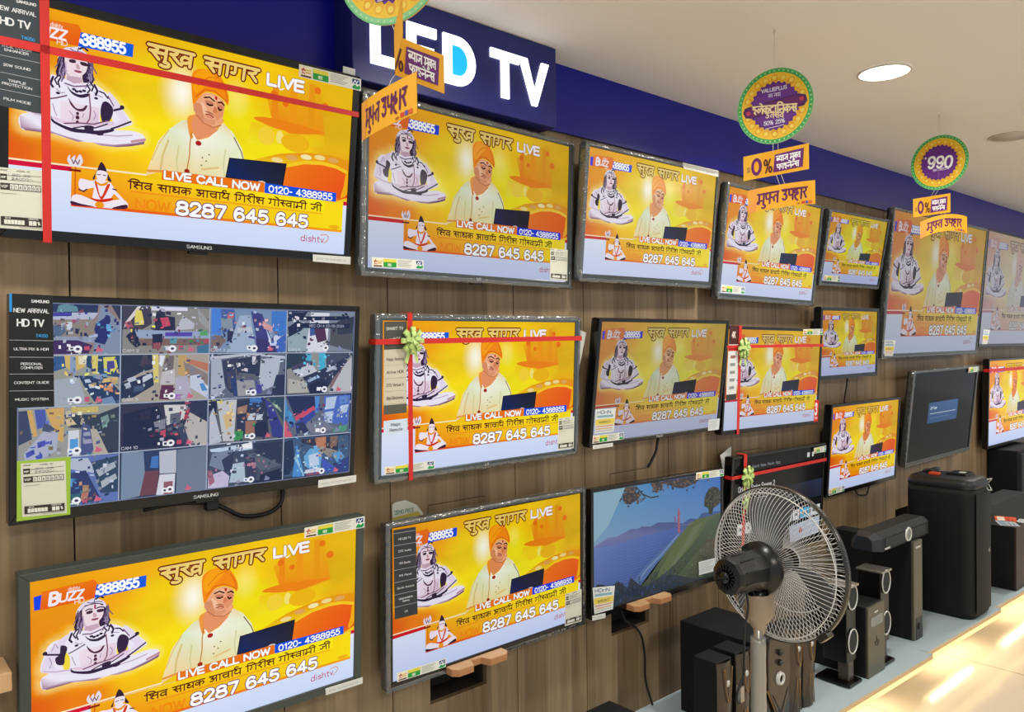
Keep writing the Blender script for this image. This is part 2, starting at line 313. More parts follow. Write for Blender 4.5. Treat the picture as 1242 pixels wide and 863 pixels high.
M['signbox'] = mat('sign_blue', '1d2270', .4, .4)
M['white_led'] = mat('white_led', 'ffffff', .5, emit='ffffff', estr=1.6)
M['cyan_led'] = mat('cyan_led', '00a0f0', .5, emit='05a6f4', estr=.95)
M['ceiling'] = mat('ceiling_paint', 'eeebe6', .8, .2, bump=(3, .04))
M['lamp'] = mat('lamp_disc', 'ffffff', .5, emit='fffdf5', estr=7)
M['lamp_off'] = mat('lamp_off', 'c9c2b6', .4)
M['trim_w'] = mat('trim_white', 'd5cfc4', .5)
M['slab'] = mat('platform_white', 'b2c2c8', .42, .4)
M['slab_edge'] = mat('platform_edge', 'd9b98c', .5)
M['ledstrip'] = mat('warm_led', 'ffe0a0', .5, emit='ffd689', estr=1.0)
M['tube'] = mat('warm_tube', 'fff0c8', .5, emit='ffe2a4', estr=7)
M['black'] = mat('black_plastic', '0b0b0c', .28, .5)
M['black_m'] = mat('black_matte', '0b0c0b', .62, .35, bump=(220, .15))
M['bezel'] = mat('bezel_black', '0d0d0e', .18, .5)
M['bezel_grey'] = mat('bezel_grey', '3f4544', .25, .5)
M['bezel_silver'] = mat('bezel_silver', '525c5f', .22, .5, metal=.5)
M['bezel_green'] = mat('bezel_greygreen', '3d4540', .35, .5)
M['back'] = mat('back_black', '101010', .55)
M['logo'] = mat('logo_silver', 'b9bdbf', .35, .5, metal=.3)
M['ribbon'] = mat('red_ribbon', 'd0241c', .42, .5)
M['bow'] = mat('green_bow', 'c4de86', .35, .5)
M['paper'] = attr_paper('printed_paper')
M['white_paper'] = mat('white_paper', 'd8dad2', .6)
M['cable'] = mat('black_cable', '0c0b0a', .5)
M['chrome'] = mat('chrome_wire', 'd9d9d6', .35, .6)
M['steel'] = mat('steel_pole', 'a9a39a', .28, .5, metal=.8)
M['wrap'] = mat('cloudy_wrap', 'a09d97', .28, .6, metal=.35, bump=(60, .8))
M['wrap_beige'] = mat('beige_wrap', '9f8d76', .35, .6, bump=(38, .9))
M['blade'] = mat('fan_blade', '585b60', .3, .5)
M['bronze'] = mat('bronze_gloss', '4a4034', .2, .6, metal=.35)
M['bronze_d'] = mat('bronze_dark', '2b2620', .25, .6)
M['gold'] = mat('gold_trim', '8a6a3c', .3, .6, metal=.5)
M['ring'] = mat('silver_ring', 'cfd0cc', .3, .5, metal=.4)
M['lcd'] = mat('grey_display', '7d8480', .25, .5)
M['panel_g'] = mat('panel_olive', '5b5746', .3, .5, metal=.2)
M['brown_box'] = mat('brown_vinyl', '33231a', .5)
M['fabric'] = mat('dark_fabric', '3a3c3c', .8, .2, bump=(300, .3))
M['orange'] = mat('orange_plastic', 'c8441a', .5)
M['green_sleeve'] = mat('green_sleeve', '9cc23a', .4)
def film_mat():
    m = bpy.data.materials.new('clear_film'); m.use_nodes = True; nt = m.node_tree; L = nt.links
    out = nt.nodes['Material Output']; nt.nodes.remove(nt.nodes['Principled BSDF'])
    t = nt.nodes.new('ShaderNodeBsdfTransparent'); g = nt.nodes.new('ShaderNodeBsdfGlossy'); g.inputs['Roughness'].default_value = .12
    d = nt.nodes.new('ShaderNodeBsdfDiffuse'); d.inputs[0].default_value = (.2, .22, .22, 1)
    n = nt.nodes.new('ShaderNodeTexNoise'); n.inputs['Scale'].default_value = 26; n.inputs['Detail'].default_value = 3
    bp = nt.nodes.new('ShaderNodeBump'); bp.inputs['Strength'].default_value = .8; bp.inputs['Distance'].default_value = .01
    tc = nt.nodes.new('ShaderNodeTexCoord'); L.new(tc.outputs['Object'], n.inputs[0]); L.new(n.outputs['Fac'], bp.inputs['Height']); L.new(bp.outputs[0], g.inputs['Normal'])
    m1 = nt.nodes.new('ShaderNodeMixShader'); m1.inputs[0].default_value = .6; L.new(d.outputs[0], m1.inputs[1]); L.new(g.outputs[0], m1.inputs[2])
    m2 = nt.nodes.new('ShaderNodeMixShader'); m2.inputs[0].default_value = .30; L.new(t.outputs[0], m2.inputs[1]); L.new(m1.outputs[0], m2.inputs[2])
    L.new(m2.outputs[0], out.inputs['Surface']); return m
M['film'] = film_mat()
def floor_mat():
    m = bpy.data.materials.new('glossy_tile'); m.use_nodes = True; nt = m.node_tree; b = nt.nodes['Principled BSDF']; L = nt.links
    br = nt.nodes.new('ShaderNodeTexBrick'); br.offset = 0; br.inputs['Scale'].default_value = 1
    br.inputs['Brick Width'].default_value = .8; br.inputs['Row Height'].default_value = .8; br.inputs['Mortar Size'].default_value = .0025
    br.inputs['Color1'].default_value = (*lin('e8d9c0'), 1); br.inputs['Color2'].default_value = (*lin('e4d5bc'), 1); br.inputs['Mortar'].default_value = (*lin('8f8068'), 1)
    tc = nt.nodes.new('ShaderNodeTexCoord'); L.new(tc.outputs['Object'], br.inputs[0]); L.new(br.outputs[0], b.inputs['Base Color'])
    b.inputs['Roughness'].default_value = .13; b.inputs['Specular IOR Level'].default_value = .6; return m
M['floor'] = floor_mat()

# ------------------------------------------------------------------ the room
XL, XR = -1.6, 13.0
H = 2.407; SLAB = .2
def struct(mb, name, mats, **k): return tag(mb.build(name, mats, **k), kind='structure')
struct(MB().box((XL, -4.2, -.06), (XR, .12, 0)), 'floor', M['floor'])
HOLES = [(.12, -.65), (1.395, -.65), (2.67, -.65), (3.945, -.646), (5.22, -.646), (6.5, -.646)]  # first two downlights are added out of view to fill the left side
struct(MB().box((XL, -4.2, H), (XR, .12, H+.05)), 'ceiling', M['ceiling'])
wb = MB(); P0 = .3645; PITCH = .7585; WD = .449; GAP = .0035
NICHE = []
k = -3
wb.box((XL, .095, 0), (XR, .12, H), 1)
while P0+k*PITCH < XR-.8:
    x0 = P0+k*PITCH; x1 = x0+WD; x2 = x0+PITCH
    g = GAP/2
    def pan(a, b, z0, z1): wb.box((a, 0, z0), (b, .018, z1), 0)
    pan(x1+g, x2-g, 0, H)                                    # narrow board
    if -1 < x0 < 7:
        c = (x0+x1)/2; h0, h1 = c-.1, c+.1; e = .002        # wide board with its cut hatch
        pan(x0+g, h0-e, 0, H); pan(h1+e, x1-g, 0, H); pan(h0-e, h1+e, 1.057+e, H); pan(h0-e, h1+e, 0, .497)
        pan(h0, h1, .6, 1.057)
        wb.box((h0-e, .018, .497), (h0, .095, .6), 2); wb.box((h1, .018, .497), (h1+e, .095, .6), 1)
        wb.box((h0, .018, .49), (h1, .095, .497), 1); wb.box((h0, .018, .6), (h1, .095, .606), 1)
        wb.box((h0, .08, .555), (h0+.07, .094, .6), 2)
        NICHE.append(c)
    else: pan(x0+g, x1-g, 0, H)
    k += 1
struct(wb, 'wall_back', [M['wood'], M['dark'], M['niche']])
struct(MB().box((XL, -.012, 2.19), (XR, -.0005, H-.0005)), 'trim_1', M['fascia'])
# platform of slabs with a warm light strip under the front lip
slabs = MB(); pl = MB()
x = -1.55
while x < XR-.8:
    n = x+.83; r = .03
    poly = [(x, -.002), (x, -.482+r)]+[(x+r-r*math.cos(a), -.482+r-r*math.sin(a)) for a in (.4, .8, 1.2)]+[(x+r, -.483), (n-.001, -.507), (n-.001, -.002)]
    slabs.prism(poly, SLAB-.022, SLAB-.004, 'z', 1); slabs.prism(poly, SLAB-.004, SLAB, 'z', 0)
    pl.prism([(x+.03, -.4805), (n-.002, -.5045), (n-.002, -.47), (x+.03, -.47)], SLAB-.043, SLAB-.0225, 'z', 0)
    x = n
struct(slabs, 'floor_platform', [M['slab'], M['slab_edge']])
struct(pl, 'trim_2', M['ledstrip'])
struct(MB().box((XL, -.22, .002), (XR, -.2, SLAB-.046)).box((XL, -.45, SLAB-.05), (XR, -.2, SLAB-.046)), 'trim_3', M['trim_w'])
tubes = [2.77, 3.74, 4.71, 5.68]
for i, x in enumerate(tubes):
    t = empty('light_tube', 'warm light tube under the platform lip, %s along the bright floor' % ['nearest', 'second', 'third', 'farthest'][i], 'light', (x, -.35, SLAB-.062), 'light tubes under the platform')
    MB().tube([(0, 0, 0), (.5, 0, 0)], .006, 8).build('tube', M['tube'], t)
    MB().box((-.02, -.012, .006), (.52, .012, .0145)).build('batten', M['trim_w'], t)
    area('tube_light', (x+.25, -.38, SLAB-.07), .5, .85, (1, .82, .54), sizey=.02)

# ------------------------------------------------------------------ lit sign
sg = empty('lit_sign', 'dark blue box sign reading LED TV in glowing white letters below the ceiling', 'sign', (.97, -.05, 2.165))
MB().box((0, -.05, 0), (.70, .05, .24)).build('sign_box', M['signbox'], sg, bevel=.003)
def ext_text(t, x0, z0, h, wid, wd, y, mi_name, name, parent):
    pass
lt = MB()
def bar(pts): lt.prism(pts, -.056, -.0495, 'y', 0)
Z0, Z1 = .048, .181; S = .026
def X(v): return v-.97
bar([(X(1.02), Z0), (X(1.103), Z0), (X(1.103), Z0+S), (X(1.048), Z0+S), (X(1.048), Z1), (X(1.02), Z1)])
a = X(1.128)
bar([(a, Z0), (a+.093, Z0), (a+.093, Z0+S), (a+.028, Z0+S), (a+.028, .102), (a+.084, .102), (a+.084, .127), (a+.028, .127), (a+.028, Z1-S), (a+.093, Z1-S), (a+.093, Z1), (a, Z1)])
a = X(1.243); dm = (Z0+Z1)/2; R1 = (Z1-Z0)/2
outer = [(a, Z0), (a+.05, Z0)]+[(a+.05+.06*math.sin(t), dm-R1*math.cos(t)) for t in [PI*k/12 for k in range(1, 12)]]+[(a+.05, Z1), (a, Z1)]
inner = [(a+.029, Z0+S), (a+.049, Z0+S)]+[(a+.049+.033*math.sin(t), dm-(R1-S)*math.cos(t)) for t in [PI*k/12 for k in range(1, 12)]]+[(a+.049, Z1-S), (a+.029, Z1-S)]
for i in range(len(outer)):
    j = (i+1) % len(outer); bar([outer[i], outer[j], inner[j], inner[i]])
a = X(1.408)
bar([(a, Z1-S), (a+.039, Z1-S), (a+.039, Z0), (a+.068, Z0), (a+.068, Z1-S), (a+.107, Z1-S), (a+.107, Z1), (a, Z1)])
a = X(1.516)
bar([(a, Z1), (a+.05, Z0), (a+.069, Z0), (a+.118, Z1), (a+.089, Z1), (a+.06, Z0+.045), (a+.031, Z1)])
lt.build('lettering', M['white_led'], sg)
MB().prism(inner, -.0545, -.0495, 'y').build('letter_fill', M['cyan_led'], sg)['label'] = 'sky blue filling of the letter D'

# ------------------------------------------------------------------ ceiling lamps
for i, (x, y) in enumerate(HOLES):
    off = i == 3
    if i < 2: lab = 'unseen ceiling downlight added as fill in front of the lit sign' if i else 'unseen ceiling downlight added as fill, nearest the viewer, over the left end of the wall'
    elif off: lab = 'round ceiling downlight that is switched off, its ring barely showing'
    elif i == 2: lab = 'bright white round downlight in the ceiling between the two hanging signs'
    else: lab = 'round ceiling downlight far along the aisle'
    d = empty('downlight', lab, 'ceiling light', (x, y, H), 'ceiling downlights')
    MB().lathe([(.084, -.0005), (.085, -.005), (.078, -.006), (.078, -.001)], 40, cap=False).build('trim_ring', M['trim_w'], d)
    MB().lathe([(0, -.003), (.078, -.003), (.078, -.0006), (0, -.0006)], 40).build('diffuser', M['lamp_off'] if off else M['lamp'], d)
    if not off: area('downlight_beam', (x, y, H-.012), .12, DOWNLIGHT_W*(.6 if i < 2 else 1), (1, .97, .92), spread=2.7)

TR = {}
for _l in '''
statue_legs .027 .551 .022 .524 .024 .498 .038 .482 .072 .479 .098 .484 .140 .489 .196 .496 .228 .487 .262 .491 .292 .484 .318 .487 .333 .499 .334 .521 .315 .543 .278 .559 .249 .569 .211 .567 .171 .571 .132 .565 .101 .555 .064 .555 .038 .558
statue_torso .095 .290 .091 .316 .058 .321 .040 .344 .030 .394 .022 .454 .050 .471 .079 .481 .094 .482 .098 .508 .144 .532 .195 .525 .228 .512 .253 .487 .298 .456 .296 .434 .271 .384 .250 .349 .229 .323 .197 .293 .165 .304 .133 .298 .110 .292
gap_L .080 .387 .094 .414 .094 .478 .080 .475 .077 .434
gap_R .218 .419 .233 .468 .249 .459 .240 .421 .228 .475 .217 .465
hair_armL .073 .351 .089 .367 .083 .412 .080 .451 .063 .442 .059 .409 .070 .394
hair_armR .223 .371 .237 .369 .250 .400 .241 .455 .228 .470 .220 .454 .217 .410
hair_L .128 .178 .115 .225 .107 .278 .112 .297 .124 .298 .132 .257
hair_R .185 .197 .197 .251 .195 .288 .183 .307 .171 .290 .173 .241
face .128 .182 .134 .177 .162 .175 .179 .190 .183 .212 .179 .248 .169 .272 .171 .306 .133 .302 .130 .264 .127 .222
crown .111 .224 .115 .185 .129 .158 .146 .149 .158 .145 .181 .166 .191 .199 .193 .221 .181 .199 .161 .179 .134 .177 .123 .204
eyeL .138 .207 .152 .204 .153 .217 .140 .220
eyeR .165 .207 .181 .208 .182 .222 .167 .221
mouth .151 .249 .169 .250 .165 .259 .153 .258
nose .155 .222 .161 .222 .164 .242 .156 .241
coll1 .133 .327 .145 .348 .164 .357 .184 .345 .188 .355 .168 .371 .145 .359
coll2 .137 .381 .144 .413 .160 .433 .176 .428 .184 .403 .180 .401 .172 .418 .158 .422 .146 .402
belt .098 .476 .105 .496 .140 .514 .179 .513 .212 .508 .249 .489 .249 .502 .212 .525 .179 .530 .144 .532 .105 .508 .096 .491
armbandL .032 .372 .072 .391 .072 .401 .032 .381
armbandR .250 .396 .275 .377 .276 .388 .250 .407
footshade .027 .551 .064 .555 .101 .552 .075 .535 .045 .537
turban .465 .281 .460 .168 .475 .124 .515 .113 .549 .139 .573 .221 .571 .271 .559 .248 .532 .225 .502 .227 .482 .269 .470 .296
mface .470 .296 .482 .269 .502 .230 .532 .229 .557 .251 .562 .280 .557 .342 .549 .377 .532 .395 .501 .380 .475 .347
neck .462 .379 .475 .347 .501 .380 .532 .395 .546 .382 .539 .424 .515 .451 .481 .474 .468 .443
tunic .338 .692 .353 .610 .372 .510 .404 .440 .436 .392 .462 .379 .468 .443 .481 .480 .515 .458 .542 .412 .556 .361 .591 .407 .620 .477 .634 .555 .641 .677 .481 .649 .371 .667
collar .458 .359 .452 .387 .461 .465 .471 .464 .465 .392 .471 .358
meyeL .501 .270 .512 .264 .528 .274 .525 .285 .508 .283
meyeR .541 .283 .553 .279 .559 .292 .552 .300 .542 .293
mbrowL .500 .255 .515 .248 .530 .263 .515 .255
mmouth .505 .334 .518 .332 .530 .344 .518 .350
mmoust .501 .323 .516 .321 .532 .335 .516 .329
mnose .532 .288 .541 .310 .535 .323 .526 .317
mdot .531 .239 .538 .239 .538 .256 .532 .252
laptop .582 .538 .772 .522 .761 .662 .572 .645
archOuter .670 .523 .745 .475 .835 .444 .930 .435 1.0 .452
archInner .770 .545 .836 .509 .899 .498 .951 .505 .997 .529
temple .654 .308 .724 .290 .900 .316 .790 .354 .760 .344 .719 .338
temp2 .648 .329 .903 .332 .904 .394 .798 .418 .638 .448
temp3 .694 .172 .875 .023 .903 .332 .718 .310
tri .136 .663 .143 .638 .144 .660 .155 .638 .156 .664 .167 .631 .175 .662 .166 .688 .146 .690
pole .155 .687 .159 .686 .157 .818 .154 .818
cross .140 .704 .171 .703 .170 .714 .140 .714
s_legs .147 .860 .151 .826 .172 .821 .207 .841 .244 .834 .278 .820 .293 .838 .289 .864 .255 .870 .218 .870 .171 .872 .150 .870
s_torso .201 .747 .223 .735 .248 .750 .259 .782 .282 .820 .274 .828 .256 .797 .248 .819 .218 .832 .200 .826 .204 .780 .186 .791 .172 .797 .165 .775 .169 .744 .187 .747
s_face .211 .697 .236 .698 .236 .725 .227 .741 .212 .738
s_hair .209 .704 .220 .654 .231 .672 .238 .704 .249 .740 .238 .735 .236 .698 .211 .701 .205 .739 .200 .734
s_skirt .193 .830 .218 .832 .252 .819 .248 .833 .218 .846
s_garl .205 .753 .219 .825 .229 .823 .245 .758 .237 .759 .226 .810 .219 .812 .210 .752
s_foot .147 .853 .172 .862 .207 .869 .171 .872 .149 .870
s_foot2 .255 .863 .289 .843 .289 .864 .255 .870
'''.strip().splitlines():
    _n, _r = _l.split(' ', 1); TR[_n] = Q(_r)
CCTV = '''
a08878 79 0 254 3 254 248 81 247
2a3350 79 0 193 0 190 53 79 71
c4c8dc 79 46 193 43 180 76 79 81
3a2fa0 79 47 127 44 127 62 79 66
6a9aa0 95 13 114 2 140 17 143 39 91 44
8d9ab0 200 0 254 90 254 248 179 247 186 165 193 53
3a3540 224 1 252 3 253 83
9c8f74 79 84 179 80 179 165 78 167
5a6f88 82 109 110 102 113 140 91 173 80 170
d8dce8 117 89 128 91 128 130 115 127
b04060 128 78 141 80 141 97 128 95
9aa6bc 78 160 184 162 184 191 78 183
4a1a50 80 179 143 179 179 204 169 244 81 246
1b1c66 186 99 208 68 212 52 222 58 224 84 217 118 227 124 217 171 210 201 184 188 188 165 183 125
5ab0e0 213 98 225 101 225 127 213 124
2a2a30 148 141 153 141 153 165 148 164
ffffff 120 210 136 210 136 229 120 229
301828 124 215 131 215 131 224 124 224
d03050 158 210 171 206 172 228 158 227
9a9484 255 3 500 8 502 250 255 248
4a4038 255 3 330 1 334 94 309 122 255 123
e8ddd8 305 3 287 55 259 116 262 89 294 7
f0e030 290 24 305 27 312 81 312 98 287 102 287 68
c05060 260 90 276 79 283 112 269 123
e8e4f4 332 5 434 2 434 23 332 25
2a2024 345 45 356 17 369 23 371 51 398 56 400 126 338 128
d02838 356 62 379 57 386 102 364 110
c8c8d0 421 48 456 89 452 118 400 126
a8a8a0 463 7 501 80 501 131 468 74
9fb0cc 287 126 501 131 501 167 298 170
8a6848 298 171 501 170 502 203 305 207
5030b0 371 137 450 135 448 157 371 158
1c1c20 266 153 287 122 294 163 305 204 291 217 273 184
20181c 336 148 364 144 364 183 358 224 336 221
a04830 338 193 360 190 358 226 338 223
50b040 472 135 492 124 496 152 472 153
c03040 484 174 500 167 500 192 484 192
3a7a9a 464 210 500 199 501 246 465 246
5aa0a8 385 168 406 165 404 196 385 196
e8e0e8 370 209 387 209 387 230 370 230
d03050 410 209 423 205 423 230 410 230
a8a890 81 250 254 251 254 503 83 502
2a5a90 81 256 119 257 119 309 80 333
e0c040 110 253 159 254 159 310 129 335 113 308
90a8c8 124 257 137 257 139 335 132 361 124 335
1a4a6a 159 257 253 255 253 367 203 351 165 310
e8d850 177 254 193 254 192 347 179 343
e8e030 206 264 237 261 244 312 230 352 209 338
4a3a98 216 284 234 281 237 319 216 325
f0e8c0 144 257 164 257 164 297 145 296
b0b8bc 83 372 145 355 165 489 83 499
203a58 145 352 213 358 253 435 253 503 185 484 158 402
c8d8ec 159 372 172 370 177 387 162 389
c8d8ec 169 396 184 394 192 414 173 416
7a98bc 179 350 203 358 209 381 182 364
7a98bc 202 472 230 460 241 495 209 499
e8c060 204 371 244 363 244 383 204 391
d8a050 208 408 230 403 230 426 209 432
d08030 220 426 230 410 234 413 223 433
ffffff 119 460 134 462 134 481 118 480
302030 123 466 130 466 130 476 123 476
d04868 160 459 172 456 172 483 160 483
b8ac94 255 251 502 253 503 502 255 496
2a3028 255 251 338 252 338 328 309 341 255 394
504038 309 259 325 259 325 314 301 320
283038 255 394 338 342 342 412 287 471 255 476
c8d0dc 269 374 291 361 294 382 273 395
c8d0dc 262 401 276 392 280 416 262 428
d0d8e4 309 369 334 349 338 370 312 397
4a5a70 287 416 320 408 312 438 287 444
e8d850 336 252 353 252 355 399 342 398
f0f0f8 357 256 372 259 364 315 357 308
807060 375 259 398 260 395 344 364 343
d0c8c8 364 343 400 330 401 408 359 410
d0a848 410 256 433 256 430 374 410 359
c87830 433 274 502 304 502 348 433 296
988878 425 288 503 363 503 421 434 374
d0d8e8 445 368 473 361 503 443 503 494 446 432
3a90d0 473 412 485 409 498 450 482 453
c0b8c8 402 373 437 367 454 491 403 487
6a1828 363 413 397 415 397 494 357 487
ffffff 370 460 385 461 386 480 370 479
401828 375 466 381 466 381 475 375 474
b060c0 403 465 418 463 418 492 403 490
8098b8 503 5 749 6 752 246 504 245
1a80e0 505 5 533 7 536 151 506 144
4060a8 533 7 576 8 581 106 540 143
d06858 554 24 575 26 573 63 554 71
90a0a8 536 64 569 56 573 114 540 122
a8bcd4 594 40 627 38 649 246 553 245
c8d0d8 590 106 632 104 637 134 586 135
3a3880 629 16 666 29 699 178 650 178
3a2868 646 164 699 178 727 246 651 246
1a78d0 697 12 747 10 748 139 717 162 698 102
e0a098 667 66 703 102 698 125 672 111
d8dcf4 680 110 699 178 712 147 730 155 713 208 695 208
8a7058 506 151 534 151 553 180 520 238 506 238
302a40 555 129 579 106 569 179 555 187
1a60c0 717 178 748 139 749 239 718 246
ffffff 618 208 634 208 634 231 619 231
304060 623 214 630 214 630 225 623 225
8a94a0 753 13 999 4 993 244 756 243
1c2030 753 13 821 13 807 53 753 70
141c28 755 101 789 61 813 91 790 146 758 162
a0b4b8 754 162 808 115 831 75 834 239 756 243
e8e8f0 835 13 903 13 897 247 820 247
101018 779 38 979 29 980 55 779 61
e8e8ec 777 37 793 36 793 57 777 58
5a2030 841 90 885 81 896 176 862 192
5a5a48 909 72 995 53 993 240 907 207
3a3a34 934 63 999 28 994 134 935 143
30589a 832 98 846 82 852 145 833 153
6a707c 504 266 747 254 750 486 506 499
c8ccd8 504 266 629 249 748 269 748 285 630 260 505 288
b4bcc8 507 281 537 274 553 443 526 485 508 470
3a3c48 541 289 591 275 589 475 563 458 550 414
5a4a44 558 355 575 370 580 460 563 444
1e3a70 567 400 584 371 593 490 580 489
6a6a68 583 341 661 321 648 403 588 415
a8a8a4 588 401 644 403 654 491 593 490
303438 591 282 664 261 666 374 588 356
ffffff 591 304 599 305 599 323 592 323
c0c8d4 665 283 732 277 728 346 715 437 675 466 661 404
28303c 719 376 749 377 750 486 702 487
e0e0e8 636 268 649 268 647 313 638 313
4030a0 653 426 671 435 671 481 653 479
ffffff 618 458 635 459 635 482 619 481
304060 623 465 631 465 631 476 623 475
a09c90 754 254 994 252 998 495 757 490
2a3a30 754 254 820 255 821 317 755 347
28b8d8 820 255 839 255 842 326 823 325
28b8d8 868 251 892 251 894 371 870 366
4a5058 892 255 983 252 979 289 899 351
504858 769 332 825 294 835 326 774 363
d0d4dc 774 355 845 318 865 366 803 395
2a3040 812 396 914 328 973 280 979 321 911 448 838 484
a8c0e0 834 412 858 390 863 406 839 425
c0c8d8 899 343 934 328 929 352 904 367
8a6a60 920 417 974 313 980 338 936 458 911 465
181a20 837 444 880 415 911 448 891 496 838 492
c8c8c8 969 321 994 281 996 494 911 493
c0bcac 761 401 822 420 833 484 762 487
ffffff 864 458 882 459 883 480 864 479
a8a898 2 502 250 503 250 755 1 755
e0b030 23 512 34 510 47 636 37 638
e0b030 65 508 110 506 109 676 97 666 78 576
40485a 2 514 23 512 35 650 3 677
4858b0 40 509 65 510 70 591 47 604
b8bcd0 16 718 66 607 97 626 93 714 58 752 19 750
4048b8 20 715 39 698 42 722 23 739
4048b8 47 667 66 658 66 686 48 695
4048b8 42 734 58 721 60 745 46 750
505868 64 567 90 609 78 624 58 613
d8c040 126 509 195 507 195 536 130 533
384038 110 540 146 543 195 548 250 512 250 750 220 750 178 620 121 605
c0b89c 174 619 191 621 222 750 186 749
e0e4e8 121 621 147 620 149 751 119 750
38a0e0 125 662 145 665 145 710 125 711
505888 154 584 174 603 184 720 178 747 151 747
a8a8c0 158 634 174 632 176 652 158 652
a8a8c0 157 670 178 669 180 690 158 691
80a090 201 565 220 550 224 584 207 623
d0c4a0 114 524 128 521 127 553 115 556
e0c890 113 564 127 557 141 591 117 597
ffffff 119 711 134 714 134 736 119 734
2878c0 123 718 130 720 130 730 123 729
3a3030 255 504 497 515 499 757 254 743
181418 259 554 352 520 366 573 343 666 263 681
302020 303 550 334 536 334 587 307 593
e0dcd8 371 518 441 523 432 597 380 627
6a6a70 389 567 422 561 418 618 389 619
c82838 434 554 446 546 439 598 427 606
c8c0b4 446 564 498 622 499 753 447 750 427 650
2c343c 451 515 497 519 498 613 451 546
909098 343 605 375 591 376 644 348 649
d02838 362 655 378 648 376 683 362 677
404850 408 639 430 632 447 732 433 748
60686c 380 644 427 619 427 636 385 658
1a1a1c 259 646 353 675 399 681 428 738 259 739
ffffff 369 710 386 713 386 737 369 734
201018 373 717 381 718 381 730 373 729
d02848 409 711 423 709 423 733 409 732
6078b8 117 754 250 755 250 999 115 999
c0c8d8 119 758 170 763 194 846 120 808
2a3468 120 832 165 824 203 973 156 988 120 938
304858 178 785 250 763 250 950 203 948
b8c0c8 190 828 237 795 243 821 199 863
b8c0c8 203 889 241 855 246 881 207 924
30a0e0 120 856 132 859 132 900 120 897
2c6a68 120 938 152 937 152 999 120 999
b08850 157 897 173 900 173 942 157 938
c07850 155 929 173 933 169 982 152 979
ffffff 119 964 134 968 134 991 119 987
304060 123 972 130 973 130 983 123 982
d04858 159 967 171 966 171 991 158 990
8498ac 257 751 316 756 321 878 307 988 256 998
283858 316 756 360 759 360 868 321 861
2878c0 339 786 358 785 358 850 335 846
7a3c2c 321 861 360 863 355 990 307 988
c8ccd4 360 763 409 762 409 886 362 881
e4e4ec 362 886 407 890 405 999 353 994
a05858 374 928 400 928 400 999 374 994
7a8896 411 762 499 757 500 999 410 999
ffffff 369 959 386 963 386 988 369 984
404858 374 967 381 969 381 980 374 979
686a60 504 509 746 508 749 753 506 750
181818 504 513 527 511 527 615 519 554 504 568
c8ccd8 505 597 517 547 545 736 537 743 506 750
d0d0d0 527 507 590 508 583 742 549 737
e0c070 548 594 578 567 574 650 557 678
e0d050 535 504 548 505 544 527 535 526
303438 590 512 686 508 700 742 591 705
b08050 592 554 625 541 621 587 593 591
2a78c0 631 504 673 503 673 530 633 531
a87040 619 632 656 636 653 705 620 709
d0d8e0 627 595 652 590 648 631 626 629
d0d8e0 656 601 678 600 670 630 652 632
1a1c20 648 651 688 640 700 735 653 728
28a030 585 689 613 689 611 738 583 738
2a2a88 682 515 705 540 746 685 746 749 712 736
2e4a50 695 509 746 511 748 654 724 589
a0b898 705 533 733 566 742 598 714 557
ffffff 618 708 634 710 634 732 619 730
2878a0 623 715 630 716 630 726 623 725
6a707c 748 505 993 514 992 757 751 749
1c2448 755 505 856 512 862 577 790 635
3090c8 751 513 765 577 790 659 776 689 749 615
d82848 787 626 856 569 861 594 792 655
e04858 750 638 782 745 751 748
2838a0 790 667 857 593 862 626 810 701
3a68c8 893 515 993 514 986 705 893 670
c0d4ec 900 524 941 519 932 592 899 597
c0d4ec 897 613 927 608 926 682 895 674
5888d8 951 519 987 522 983 563 952 569
c0d4ec 957 578 988 572 981 621 956 627
80848c 833 663 893 662 939 717 869 741 830 728
283050 790 667 819 662 844 729 796 731
c8e0f0 822 735 839 721 839 737 825 747
4aa070 929 724 986 697 981 738 934 741
3890d8 858 513 875 514 872 611 862 610
ffffff 864 707 879 709 880 731 864 729
4a5058 506 753 747 761 750 999 503 999
c8dcf0 508 776 592 766 644 758 645 797 584 803 512 792
ffffff 592 766 640 761 645 789 596 789
28303c 649 766 744 764 746 900 659 892
606a70 627 825 654 821 746 908 673 926
8090a0 516 800 584 787 580 863 550 903 508 866
303848 546 842 584 803 580 940 559 920
b8ccd8 582 871 619 866 624 979 572 976
404858 592 804 623 801 619 847 593 858
383c4c 623 847 654 845 660 999 629 996
c08090 645 874 657 876 657 907 646 909
d0c4e0 505 925 550 903 572 938 568 998 505 993
b06878 504 895 517 897 526 959 509 986
101418 673 950 746 924 747 996 669 996
ffffff 619 958 632 960 632 982 619 980
2890c0 622 964 629 965 629 976 623 975
40607c 751 757 992 765 997 999 752 981
1a2c38 751 773 782 761 793 900 775 969 754 973
2a90d8 797 788 823 954 828 991 785 987
a0d0e8 795 852 828 987 824 990 793 884
38302a 811 765 950 768 952 860 860 813 816 790
c88030 864 765 904 762 906 832 870 819
8a6a4a 920 764 950 764 946 826 921 830
9a9480 850 812 921 839 952 860 922 897 891 850
60b0e0 824 873 846 827 880 832 891 875 887 949 853 959 830 930
c8dcf0 841 867 876 856 882 931 847 942
2850c0 891 892 938 950 939 983 898 976
50a0d8 927 873 962 862 979 898 953 936
203a80 938 941 995 900 997 999 954 995
e0e0ec 830 955 887 949 888 978 838 989
98485a 833 976 888 974 888 990 838 992
'''.strip().splitlines()
COAST = {}
